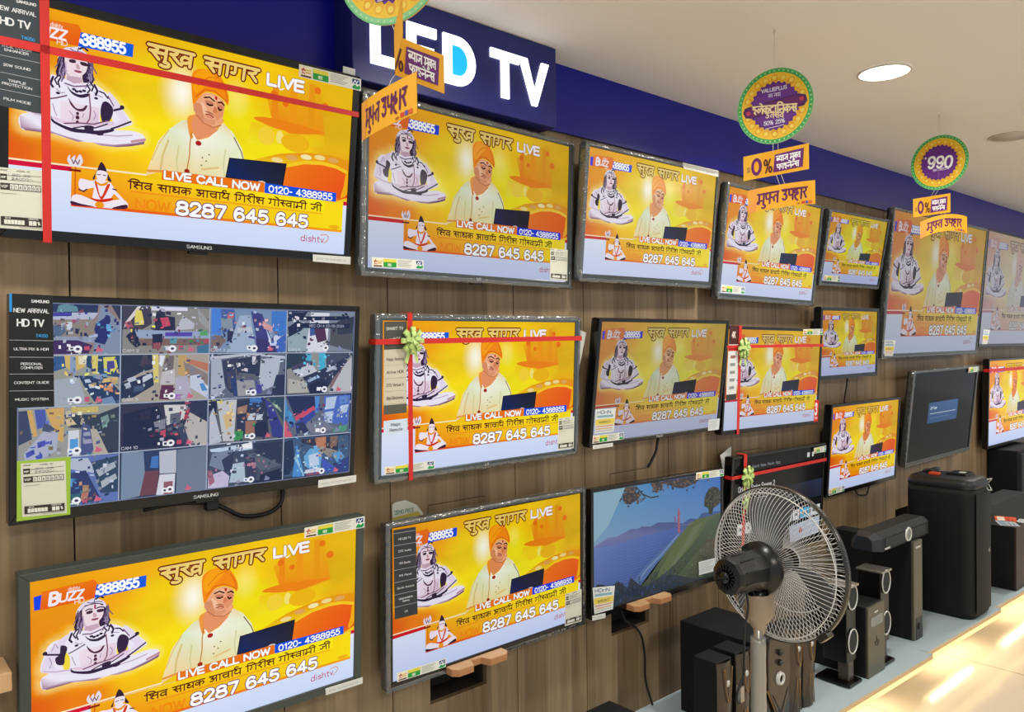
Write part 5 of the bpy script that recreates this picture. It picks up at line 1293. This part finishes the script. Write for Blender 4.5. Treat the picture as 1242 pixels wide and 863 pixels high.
def subdiv_rect(p, n=14):
    """split the first background rectangle into strips so that a bent card bends"""
    q = PB(p.asp); q.sub = 1
    for f, c in zip(p.f, p.c):
        pts = [p.v[i] for i in f]
        q.f.append(tuple(range(len(q.v), len(q.v)+len(pts)))); q.v += pts; q.c.append(c)
    c0 = q.c.pop(0); q.f.pop(0)
    for k in range(n):
        a, b = k/n, (k+1)/n; m = len(q.v); q.v += [(a, 0, 0), (b, 0, 0), (b, 1, 0), (a, 1, 0)]; q.f.append((m, m+1, m+2, m+3)); q.c.append(c0)
    return q
def sheet_back(fn, n=14, name='card_back', parent=None, col=None, th=.0006):
    vs = []; fs = []
    for i in range(n+1):
        for v in (0, 1): x, y, z = fn(i/n, v, 0); vs.append((x, y+th, z))
    fs = [(2*i, 2*i+1, 2*i+3, 2*i+2) for i in range(n)]
    return MB().add(vs, fs).build(name, col or M['card'], parent)
M['card'] = mat('card_yellow', 'f0ae3a', .6)
M['string'] = mat('string', 'd8d4cc', .6)
def hanging(kind, loc, phi, disc_z, label, cards):
    """loc: ceiling point; the disc hangs disc_z below; cards: (art, dx, top z, width, height, bend, droop, turn)"""
    t = empty('hanging_sign', label, 'hanging sign', loc, 'hanging offer signs')
    t.rotation_euler = (0, 0, phi); R = .108
    d = disc_art(kind).build('disc', M['paper'], t, lambda u, v, dd: ((u-.5)*2*R, -.0012-dd, disc_z+(.5-v)*2*R), .00013)
    d['label'] = 'round purple and yellow tag with a green rim'
    MB().lathe([(0, -.001), (R, -.001), (R, .001), (0, .001)], 64, M=Matrix.Translation((0, 0, disc_z)) @ Matrix.Rotation(PI/2, 4, 'X')).build('disc_back', M['card'], d)
    zl = disc_z-R
    st = MB().tube([(0, 0, 0), (0, 0, disc_z+R*.97)], .0009, 6)
    prev = zl+.006
    for (art, dx, zt, wd, h, bend, droop, turn) in cards:
        for s_ in (-.006, .008): st.tube([(dx*.3+s_, .002, prev), (dx+s_, 0, zt-.006)], .0007, 5)
        prev = zt-h+.005
        R_ = Matrix.Rotation(turn, 3, 'Z')
        base = curl(wd, h, zt, bend, droop)
        def fn(u, v, dd, base=base, R_=R_, dx=dx):
            x, y, z = base(u, v, dd); q = R_ @ Vector((x, y, z)); return (q.x+dx, q.y, q.z)
        c = subdiv_rect(art()).build('card', M['paper'], t, fn, .00015); c['label'] = 'yellow card offering interest-free finance' if art is card_zero else 'yellow card offering a free gift'
        sheet_back(fn, parent=c)
    st.build('string', M['string'], t)
    MB().tube([(0, 0, 0), (0, 0, -.004), (.004, 0, -.009), (0, 0, -.013), (-.004, 0, -.009)], .0012, 6).build('hook', M['trim_w'], t)
hanging('b', (2.056, -.604, H), math.radians(-75), -.222, 'hanging sign whose purple disc carries several lines of lettering, two cards below',
        [(card_zero, .0, -.349, .205, .072, 0, 0, math.radians(-14)), (card_gift, .02, -.449, .2, .066, -.012, .006, math.radians(-10))])
hanging('c', (3.334, -.577, H), math.radians(-90), -.193, 'hanging sign whose purple disc reads 990, the smaller one beyond the downlight',
        [(card_zero, -.03, -.322, .145, .075, 0, 0, math.radians(-4)), (card_gift, .02, -.402, .17, .066, -.02, .022, math.radians(2))])
hanging('a', (.765, -.60, H), math.radians(-62), -.217, 'hanging sign nearest the viewer, its disc cut by the top edge',
        [])
# the near sign's cards: the upper one is folded and turned to the wall, the lower one faces along the aisle
near = [o for o in scene.objects if o.name.startswith('hanging_sign') and 'nearest the viewer' in o.get('label', '')][0]
inv = (Matrix.Translation((.765, -.60, H)) @ Matrix.Rotation(math.radians(-62), 4, 'Z')).inverted()
def world_card(art, fn, lab):
    f2 = lambda u, v, d: tuple(inv @ Vector(fn(u, v, d)))
    c = subdiv_rect(art()).build('card', M['paper'], near, f2, .00015); c['label'] = lab
    vs = []; n = 14
    for i in range(n+1):
        for v in (0, 1): p = Vector(fn(i/n, v, -.0009)); vs.append(tuple(inv @ p))
    MB().add(vs, [(2*i, 2*i+1, 2*i+3, 2*i+2) for i in range(n)]).build('card_back', M['card'], c)
def folded(u, v, d):
    e = d
    if u < .34:   # narrow flap turned toward the viewer
        f = u/.34; return (.742+.018*f+e*3*0, -.672+.06*f-e, 2.102-.042*f-v*(.068)+.0)
    f = (u-.34)/.66; return (.765+.112*f, -.606-e, 2.064-.012*f-v*.072)
world_card(card_zero, folded, 'folded yellow card offering interest-free finance')
world_card(card_gift, lambda u, v, d: (.765-d-.012*(1-(2*u-1)**2), -.492-.186*u, 1.967+.010*u-v*.071-.004*math.sin(PI*u)), 'yellow card offering a free gift')
MB().tube([tuple(inv @ Vector(p)) for p in ((.765, -.60, 2.085), (.775, -.603, 2.062))], .0008, 5).tube([tuple(inv @ Vector(p)) for p in ((.775, -.603, 2.0), (.768, -.59, 1.985), (.765, -.585, 1.968))], .0008, 5).build('string', M['string'], near)

# ------------------------------------------------------------------ pedestal fan seen from behind
FC = Vector((2.000, -.632, .879)); PX = 1.899
fan = empty('pedestal_fan', 'tall standing fan with chrome wire guard seen from behind', 'fan', (PX, FC.y, 0))
off = Vector((PX, FC.y, 0))
A = Matrix.Translation(FC-off) @ Matrix.Rotation(math.radians(-6), 4, 'Z') @ Matrix.Rotation(PI/2, 4, 'Y')      # local z = blowing direction (+X)
GS = Matrix.Diagonal((.945, .945, .945, 1))
def guard(name, prof, n, twist, rings, wire=.0008):
    mb = MB(); path = catmull([(r, z) for r, z in prof], 3); L = len(path)-1
    for k in range(n):
        a0 = 2*PI*k/n
        mb.tube([(r*math.cos(a0+twist*i/L), r*math.sin(a0+twist*i/L), z) for i, (r, z) in enumerate(path)], wire, 4, M=A @ GS, cap=False)
    for r, z, w_ in rings: mb.tube([(r*math.cos(2*PI*k/60), r*math.sin(2*PI*k/60), z) for k in range(60)], w_, 6, M=A @ GS, closed=True)
    return mb.build(name, M['chrome'], fan)
guard('rear_guard', [(.06, -.062), (.11, -.066), (.165, -.058), (.205, -.035), (.226, -.006), (.231, .004)], 96, .16, [(.212, -.028, .0018), (.228, -.002, .0022)])
guard('front_guard', [(.035, .062), (.1, .068), (.16, .060), (.205, .036), (.226, .010), (.231, .002)], 96, -.2, [(.155, .062, .0016), (.226, .010, .0020), (.035, .062, .0022)])
MB().lathe([(.2265, -.008), (.2315, -.006), (.2315, .012), (.2265, .014)], 72, M=A @ GS, cap=False).build('guard_rim', M['bronze_d'], fan)
MB().lathe([(0, .060), (.034, .060), (.036, .066), (.03, .072), (0, .073)], 32, M=A @ GS).build('front_badge', M['black'], fan)
clip = MB(); a = math.radians(-52)
clip.box((-.02, -.008, -.012), (.02, .012, .016), M=A @ GS @ Matrix.Rotation(math.radians(48), 4, 'Z') @ Matrix.Translation((0, -.236, 0)), bev=.003)
clip.build('guard_clip', M['bronze_d'], fan)
bl = []
for k in range(3):
    mb = MB(); vs = []; NR, NC = 8, 9
    for i in range(NR+1):
        r = .036+(.19-.036)*i/NR; wd = .5+.55*math.sin(PI*min(1, i/NR*.72+.12)); wd *= .66
        for j in range(NC+1):
            s_ = j/NC-.5; a = 2*PI*k/3+2.75+s_*wd*1.15+.28*i/NR; vs.append((r*math.cos(a), r*math.sin(a), .004+s_*.055+.012*math.cos(s_*PI)))
    mb.add(vs, [(i*(NC+1)+j, i*(NC+1)+j+1, (i+1)*(NC+1)+j+1, (i+1)*(NC+1)+j) for i in range(NR) for j in range(NC)], 0, A, True)
    mb.build('blade', M['blade'], fan).modifiers.new('s', 'SOLIDIFY').thickness = .002
MB().lathe([(0, .045), (.02, .044), (.034, .03), (.037, -.02), (.02, -.03), (0, -.03)], 28, M=A).build('hub', M['black'], fan)
mo = MB()
mo.lathe([(.03, -.222), (.047, -.216), (.05, -.205), (.053, -.15), (.057, -.105), (.06, -.098)], 10, M=A, smooth=False)
mo.lathe([(.06, -.1), (.062, -.092), (.072, -.088), (.073, -.07), (.066, -.064), (.03, -.06)], 40, M=A)
for k in range(18):
    a = 2*PI*k/18; mo.box((-.0016, .021, -.2235), (.0016, .034, -.2195), M=A @ Matrix.Rotation(a, 4, 'Z'))
for k in range(10):
    a = 2*PI*k/10+.31; mo.box((-.002, .044, -.195), (.002, .0535, -.12), M=A @ Matrix.Rotation(a, 4, 'Z'))
mo.lathe([(0, -.222), (.031, -.222)], 20, M=A)
motor = mo.build('motor_housing', M['black'], fan)
MB().lathe([(0, -.231), (.015, -.230), (.017, -.222), (0, -.221)], 20, M=A).box((-.0025, -.015, -.2345), (.0025, .015, -.229), M=A).build('oscillation_knob', M['black'], motor)
for (yy, zz) in ((.055, .04), (.055, -.045)): MB().lathe([(0, -.095), (.006, -.094), (.006, -.086), (0, -.086)], 10, M=A @ Matrix.Translation((-zz, yy, 0))).build('screw', M['steel'], motor)
nk = MB(); nk.tube([(.045, 0, .83), (.045, 0, .80)], [.02, .022], 16).tube([(.0, -.005, .825), (.0, -.005, .795)], [.018, .016], 16)
nk.build('tilt_joint', M['black'], fan)
wp = MB(); seg = 14; vs = []
prof = [(.815, .040, .03, .004), (.80, .046, .036, .004), (.775, .045, .038, .004), (.75, .038, .034, .003), (.73, .025, .022, 0), (.715, .016, .016, 0), (.70, .0135, .0135, 0)]
for i, (z, rx_, ry_, dx) in enumerate(prof):
    for k in range(seg):
        a = 2*PI*k/seg; j = 1+.26*pnoise(Vector((k*1.7, i*2.3, .5))); vs.append((dx+.006+rx_*j*math.cos(a), ry_*j*math.sin(a), z))
wp.add(vs, [(i*seg+k, i*seg+(k+1) % seg, (i+1)*seg+(k+1) % seg, (i+1)*seg+k) for i in range(len(prof)-1) for k in range(seg)], 0, None, True)
wp.build('neck_wrapping', M['wrap_beige'], fan)['label'] = 'crumpled beige plastic around the neck'
MB().tube([(0, 0, .35), (0, 0, .83)], .0125, 18).build('inner_pole', M['steel'], fan)
sl = MB(); n = 34; vs = []
for i in range(n+1):
    for k in range(16):
        a = 2*PI*k/16; r = .0205+.0012*pnoise(Vector((k*.9, i*.7, 2)))+(.0008 if i % 4 == 0 else 0); vs.append((r*math.cos(a), r*math.sin(a), .05+i*(.695-.05)/n))
sl.add(vs, [(i*16+k, i*16+(k+1) % 16, (i+1)*16+(k+1) % 16, (i+1)*16+k) for i in range(n) for k in range(16)]+[tuple(range(n*16, n*16+16))], 0, None, True)
sl.build('outer_pole', M['wrap'], fan)['label'] = 'pole sleeve wrapped in cloudy plastic'
MB().lathe([(0, .03), (.02, .03), (.028, .022), (.08, .018), (.095, .01), (.098, 0), (0, 0)], 48).build('base', M['black'], fan)
cd = [(1.83, -.64, .845), (1.815, -.655, .80), (1.797, -.655, .747), (1.793, -.655, .66), (1.791, -.655, .628), (1.772, -.652, .60), (1.766, -.65, .57), (1.779, -.65, .555), (1.79, -.65, .58), (1.795, -.652, .622)]
MB().tube(catmull([tuple(Vector(p)-off) for p in cd], 5), .0032, 8).build('cord', M['cable'], fan)
MB().box((-.008, -.008, -.03), (.008, .008, .012), bev=.002).build('plug', M['steel'], fan, loc=tuple(Vector((1.785, -.648, .588))-off))

# ------------------------------------------------------------------ speakers on the platform
def thing(name, lab, cat, loc, group=None): return empty(name, lab, cat, loc, group)
Z = SLAB+.0005
def bronze_front(mb, x0, x1, y, z0, z1):
    pass
s = thing('subwoofer', 'big black subwoofer with a bronze shield-shaped front, right behind the fan pole', 'speaker', (2.25, -.405, Z))
MB().box((0, .02, 0), (.215, .30, .32), bev=.003).build('cabinet', M['black_m'], s)
MB().box((0, 0, 0), (.215, .0205, .32), bev=.004).build('front_baffle', M['bronze_d'], s)
fp = MB(); fp.prism([(.07, .315), (.185, .315), (.198, .27), (.198, .15), (.135, .02), (.06, .15), (.06, .27)], -.012, 0, 'y'); pn = fp.build('control_panel', M['bronze'], s, bevel=.003)
MB().tube([(.2, -.006, .27), (.2, -.007, .15), (.136, -.008, .012), (.058, -.008, .15)], .0028, 8).build('gold_trim', M['gold'], pn)
for zz, r in ((.262, .011), (.228, .011)): MB().lathe([(0, .013), (r*.8, .012), (r, 0)], 20, M=Matrix.Translation((.128, -.012, zz)) @ Matrix.Rotation(PI/2, 4, 'X')).build('knob', M['bronze_d'], pn)
MB().lathe([(.013, .003), (.014, .010), (.02, .010), (.023, 0)], 28, M=Matrix.Translation((.128, -.012, .175)) @ Matrix.Rotation(PI/2, 4, 'X'), cap=False).build('volume_ring', M['ring'], pn)
MB().tube([(.085, -.0125, .13), (.135, -.0125, .055), (.182, -.0125, .13)], .0018, 6).build('groove', M['black'], pn)
def satellite(x, y, h, lab, dz=0):
    s = thing('satellite_speaker', lab, 'speaker', (x, y, Z), 'satellite speakers around the bronze-fronted subwoofer')
    MB().box((0, .014, 0), (.082, .10, h), bev=.003).build('cabinet', M['black_m'], s)
    mb = MB(); vs = []; n = 10
    for i in range(n+1):
        f = i/n; u = f*.082; d = -.012*math.sin(PI*f)+.012
        for zz, sc in ((.0, .6), (.03, .9), (h*.5, 1), (h-.03, 1), (h-.004, .75)): vs.append((.041+(u-.041)*(1 if zz > .02 else .9), d+(.004 if sc < 1 else 0), zz))
    m = 5; mb.add(vs, [(i*m+j, (i+1)*m+j, (i+1)*m+j+1, i*m+j+1) for i in range(n) for j in range(m-1)], 0, None, True)
    f = mb.build('front_grille', M['bronze'], s)
    MB().tube(catmull([(.02, -.004, h-.02), (.03, -.004, h-.10), (.041, -.005, h-.13), (.052, -.004, h-.10), (.062, -.002, h-.02)], 4), .002, 6).build('tweeter_trim', M['gold'], f)
    MB().lathe([(0, .004), (.009, .003), (.011, 0)], 16, M=Matrix.Translation((.041, .0, h-.07)) @ Matrix.Rotation(PI/2, 4, 'X')).build('tweeter', M['ring'], f)
    for k in range(3): MB().tube([(.018+k*.02, .001-.003*(k == 1), .01), (.03+k*.008, -.001-.003*(k == 1), h*.42)], .0012, 6).build('rib', M['gold'], f)
satellite(2.045, -.41, .31, 'satellite speaker standing nearest the viewer, left of the fan pole')
satellite(2.150, -.41, .312, 'satellite speaker second from the viewer, just behind the fan pole')
satellite(2.487, -.405, .30, 'satellite speaker touching the right side of the bronze-fronted subwoofer')
satellite(2.578, -.405, .295, 'satellite speaker outermost to the right of the bronze-fronted subwoofer')
s = thing('speaker_box', 'top of a small black box low under the coast television', 'speaker', (1.72, -.30, Z))
MB().box((-.07, -.06, 0), (.05, .1, .215), bev=.003).build('cabinet', M['black_m'], s); MB().box((-.065, -.066, .005), (.045, -.06, .21)).build('front_grille', M['fabric'], s)

def ring_tower(x, lab, y=-.42):
    s = thing('tower_speaker', lab, 'speaker', (x, y, Z), 'slim tower speakers with silver rings')
    MB().prism([(-.052, -.012), (.052, -.012), (.058, .02), (.05, .13), (-.05, .13), (-.058, .02)], 0, .012, 'z').build('base', M['black'], s, bevel=.004)
    MB().box((-.022, .008, .012), (.022, .05, .11), bev=.003).build('stand', M['bronze'], s)
    MB().box((-.038, .006, .085), (.038, .10, .37), bev=.003).build('cabinet', M['black'], s)
    MB().box((-.044, -.004, .37), (.044, .104, .379), bev=.002).build('top_plate', M['steel'], s)
    T = lambda zz: Matrix.Translation((0, .004, zz)) @ Matrix.Rotation(PI/2, 4, 'X')
    for zz in (.332, .164):
        r = MB(); r.tube([(.036*math.cos(2*PI*k/40), .046*math.sin(2*PI*k/40), .004) for k in range(40)], .003, 8, M=T(zz), closed=True); d = r.build('speaker_ring', M['ring'], s)
        MB().lathe([(0, .004), (.012, .005), (.02, .001), (.033, .003), (.034, 0)], 28, M=T(zz) @ Matrix.Diagonal((1, 1.28, 1, 1))).build('cone', M['fabric'], d)
ring_tower(2.902, 'slim tower speaker with two silver rings, partly behind the fan guard')
ring_tower(3.192, 'slim tower speaker with two silver rings, right of the grey display unit')
s = thing('amplifier_unit', 'upright unit with olive-grey front and blank display, between the two ringed towers', 'speaker', (2.985, -.44, Z))
MB().box((0, .01, 0), (.145, .26, .275), bev=.003).build('cabinet', M['black_m'], s)
f = MB().box((.0, 0, .0), (.145, .0105, .275), bev=.003).build('front_panel', M['panel_g'], s)
MB().box((.02, -.0015, .195), (.125, .0005, .232)).build('display', M['lcd'], f); MB().box((.055, -.0012, .245), (.085, .0005, .251)).build('badge', M['ring'], f)
MB().tube([(.072+.016*math.cos(t), -.001, .135+.02*math.sin(t)) for t in [PI+PI*k/10 for k in range(11)]], .0014, 6).tube([(.072, -.001, .125), (.072, -.001, .15)], .0012, 6).build('emblem', M['bronze_d'], f)
s = thing('subwoofer', 'tall narrow black subwoofer with a grey front carrying the long centre speaker', 'speaker', (3.512, -.40, Z))
MB().box((0, .012, 0), (.09, .36, .432), bev=.003).build('cabinet', M['black_m'], s)
f = MB().box((0, 0, 0), (.09, .0125, .432), bev=.003).build('front_panel', M['panel_g'], s)
MB().box((.02, -.001, .40), (.07, .0005, .408)).build('badge', M['ring'], f); MB().box((.018, -.0012, .0), (.085, .0005, .095)).build('port_panel', M['black'], f)
MB().lathe([(0, .003), (.012, .005), (.016, 0)], 20, M=Matrix.Translation((.05, -.001, .055)) @ Matrix.Rotation(PI/2, 4, 'X')).build('port', M['black'], f)
M['cap'] = mat('speaker_cap', '1c2029', .5)
s = thing('centre_speaker', 'long black centre speaker lying across the tall narrow subwoofer', 'speaker', (3.2, -.38, Z+.4325))
mb = MB(); n = .57
mb.prism([(0, 0), (.13, 0), (.13, .03), (.10, .075), (.03, .075), (0, .055)], .05, n-.05, 'x')
bmv = [(0, 0), (.13, 0), (.13, .03), (.10, .075), (.03, .075), (0, .055)]
mb2 = MB(); L_ = [(.05, y, z) for y, z in bmv]; R_ = [(0, .02+y*.6, .008+z*.75) for y, z in bmv]
mb2.add(L_+R_, [(i, (i+1) % 6, 6+(i+1) % 6, 6+i) for i in range(6)]+[tuple(range(6, 12))]); mb2.build('end_cap', M['cap'], s); mb2 = MB(); L_ = [(n-.05, y, z) for y, z in bmv]; R_ = [(n, .02+y*.6, .008+z*.75) for y, z in bmv]
mb2.add(L_+R_, [(i, (i+1) % 6, 6+(i+1) % 6, 6+i) for i in range(6)]+[tuple(range(6, 12))])
mb.build('cabinet', M['black_m'], s); mb2.build('end_cap', M['cap'], s)
MB().box((.08, -.002, .008), (n-.08, 0, .05)).build('front_grille', M['fabric'], s)
tr_ = MB().lathe([(.023, .001), (.025, .006), (.03, .004), (.031, 0)], 36, M=Matrix.Translation((.30, -.002, .034)) @ Matrix.Rotation(PI/2, 4, 'X'), cap=False).build('tweeter_ring', M['ring'], s)
MB().lathe([(0, .007), (.009, .005), (.012, .001), (.023, .002)], 28, M=Matrix.Translation((.30, -.002, .034)) @ Matrix.Rotation(PI/2, 4, 'X'), cap=False).build('tweeter_cone', M['lcd'], tr_)
MB().box((.07, -.0025, .006), (.12, -.0005, .013)).build('badge', M['ring'], s)
# tall party speaker, rounded corners
s = thing('party_speaker', 'tall black party speaker with rounded corners below the dark television', 'speaker', (3.95, -.49, Z))
def rbox(mb, x0, y0, x1, y1, r, zs, mi=0):
    """stack of rounded rectangles: zs = (z, inset)"""
    n = 6; base = None; m = 4*(n+1); vs = []
    for z, ins in zs: vs += [(a, b, z) for a, b in rrect(x0+ins, y0+ins, x1-ins, y1-ins, max(.004, r-ins*.5), n)]
    fs = [(i*m+k, i*m+(k+1) % m, (i+1)*m+(k+1) % m, (i+1)*m+k) for i in range(len(zs)-1) for k in range(m)]+[tuple(range(m))[::-1], tuple(range((len(zs)-1)*m, len(zs)*m))]
    return mb.add(vs, fs, mi, None, True)
M['cap_soft'] = mat('speaker_top', '131518', .45)
c = rbox(MB(), 0, 0, .25, .31, .055, [(0, .012), (.012, .003), (.03, 0), (.58, 0), (.605, .002)]).build('cabinet', M['black_m'], s)
rbox(MB(), 0, 0, .25, .31, .055, [(.605, .004), (.61, 0), (.63, .002), (.645, .010), (.652, .022), (.6545, .05)]).build('top_cap', M['cap_soft'], s)
g = MB(); vs = []; n = 14
for i in range(n+1):
    f_ = i/n; x_ = .03+.19*f_
    for z_ in (.03, .3, .59): vs.append((x_, -.002-.006*math.sin(PI*f_), z_))
g.add(vs, [(i*3+j, (i+1)*3+j, (i+1)*3+j+1, i*3+j+1) for i in range(n) for j in range(2)], 0, None, True); gr = g.build('front_grille', M['fabric2'] if 'fabric2' in M else M['black_m'], s)
MB().box((.17, -.0095, .298), (.184, -.006, .318), bev=.002).build('badge', M['lcd'], gr)
MB().tube([(.19, .03, .632), (.235, -.002, .638), (.253, .02, .612), (.225, -.004, .585), (.175, -.006, .592)], .003, 6, closed=True).build('handle_trim', M['ring'], s)
zt = Z+.6548
o = thing('charging_cable', 'orange-ended black cable lying on top of the tall party speaker', 'cable', (4.0, -.35, zt))
MB().tube(catmull([(.03, .06, .004), (.07, .1, .004), (.11, .07, .004), (.16, .1, .004), (.13, .14, .004), (.06, .12, .0042)], 5), .004, 8).build('cord', M['cable'], o); MB().box((0, .03, 0), (.035, .075, .012), bev=.003).build('plug', M['orange'], o)
o = thing('remote_tray', 'flat black tray with a white tag on top of the tall party speaker', 'tray', (4.06, -.42, zt))
MB().box((0, 0, 0), (.12, .09, .006), bev=.002).box((.005, .005, .006), (.115, .085, .009)).build('tray', M['black'], o); MB().box((.04, .02, .0092), (.075, .045, .0102)).build('tag', M['white_paper'], o)
o = thing('remote_control', 'slim black remote control at the back of the tall party speaker top', 'remote control', (4.06, -.265, zt))
MB().box((0, 0, 0), (.12, .03, .014), bev=.004).build('body', M['black'], o)
for k in range(8): MB().box((.012+.012*k, .008, .0138), (.019+.012*k, .022, .0155)).build('button', M['fabric'], o)
# far right
s = thing('subwoofer', 'dark brown boxy subwoofer with leaflets on it, at the right edge', 'speaker', (4.60, -.475, Z))
MB().box((0, .01, 0), (.27, .30, .33), bev=.003).build('cabinet', M['black_m'], s); MB().box((0, 0, 0), (.27, .0105, .33), bev=.002).build('front_panel', M['brown_box'], s)
zt = Z+.3305
def leaflet(lab, x, y, w_, d_, cols, rz):
    p = newpb(1.4); p.rect(0, 0, 1, 1, cols[0]); p.rect(.08, .1, .92, .45, cols[1]); p.rect(.1, .55, .7, .65, cols[2]); p.rect(.1, .75, .55, .83, cols[2])
    o = p.build('leaflet', M['paper'], None, lambda u, v, d: ((u-.5)*w_, (.5-v)*d_, d), .00006); o.location = (x, y, zt+.0008); o.rotation_euler = (0, 0, rz); return tag(o, lab, 'leaflet', 'leaflets on the brown subwoofer')
leaflet('silver-grey leaflet on the brown subwoofer, nearest the party speaker', 4.68, -.41, .13, .09, ('b8c0c4', '8a9aa8', '6a7480'), .5)
leaflet('red-orange leaflet on the brown subwoofer', 4.79, -.37, .13, .10, ('d8502a', 'e8d8c8', 'b83a1e'), .35)
leaflet('white leaflet at the front of the brown subwoofer top', 4.80, -.45, .1, .05, ('d8dcd8', 'b0b8bc', '98a0a4'), .1)
s = thing('soundbar', 'long dark grey soundbar box behind the brown subwoofer', 'speaker', (4.92, -.25, Z))
MB().box((0, 0, .12), (.62, .12, .365), bev=.004).build('cabinet', M['fabric'], s); MB().box((.02, .01, 0), (.6, .11, .12)).build('stand', M['black_m'], s)
s = thing('speaker_box', 'large black speaker box against the wall at the right edge under the vivid television', 'speaker', (5.66, -.20, Z))
MB().box((0, .015, 0), (.5, .195, .60), bev=.01).build('cabinet', M['black_m'], s); MB().box((.02, 0, .02), (.48, .016, .58), bev=.004).build('front_grille', M['fabric'], s)
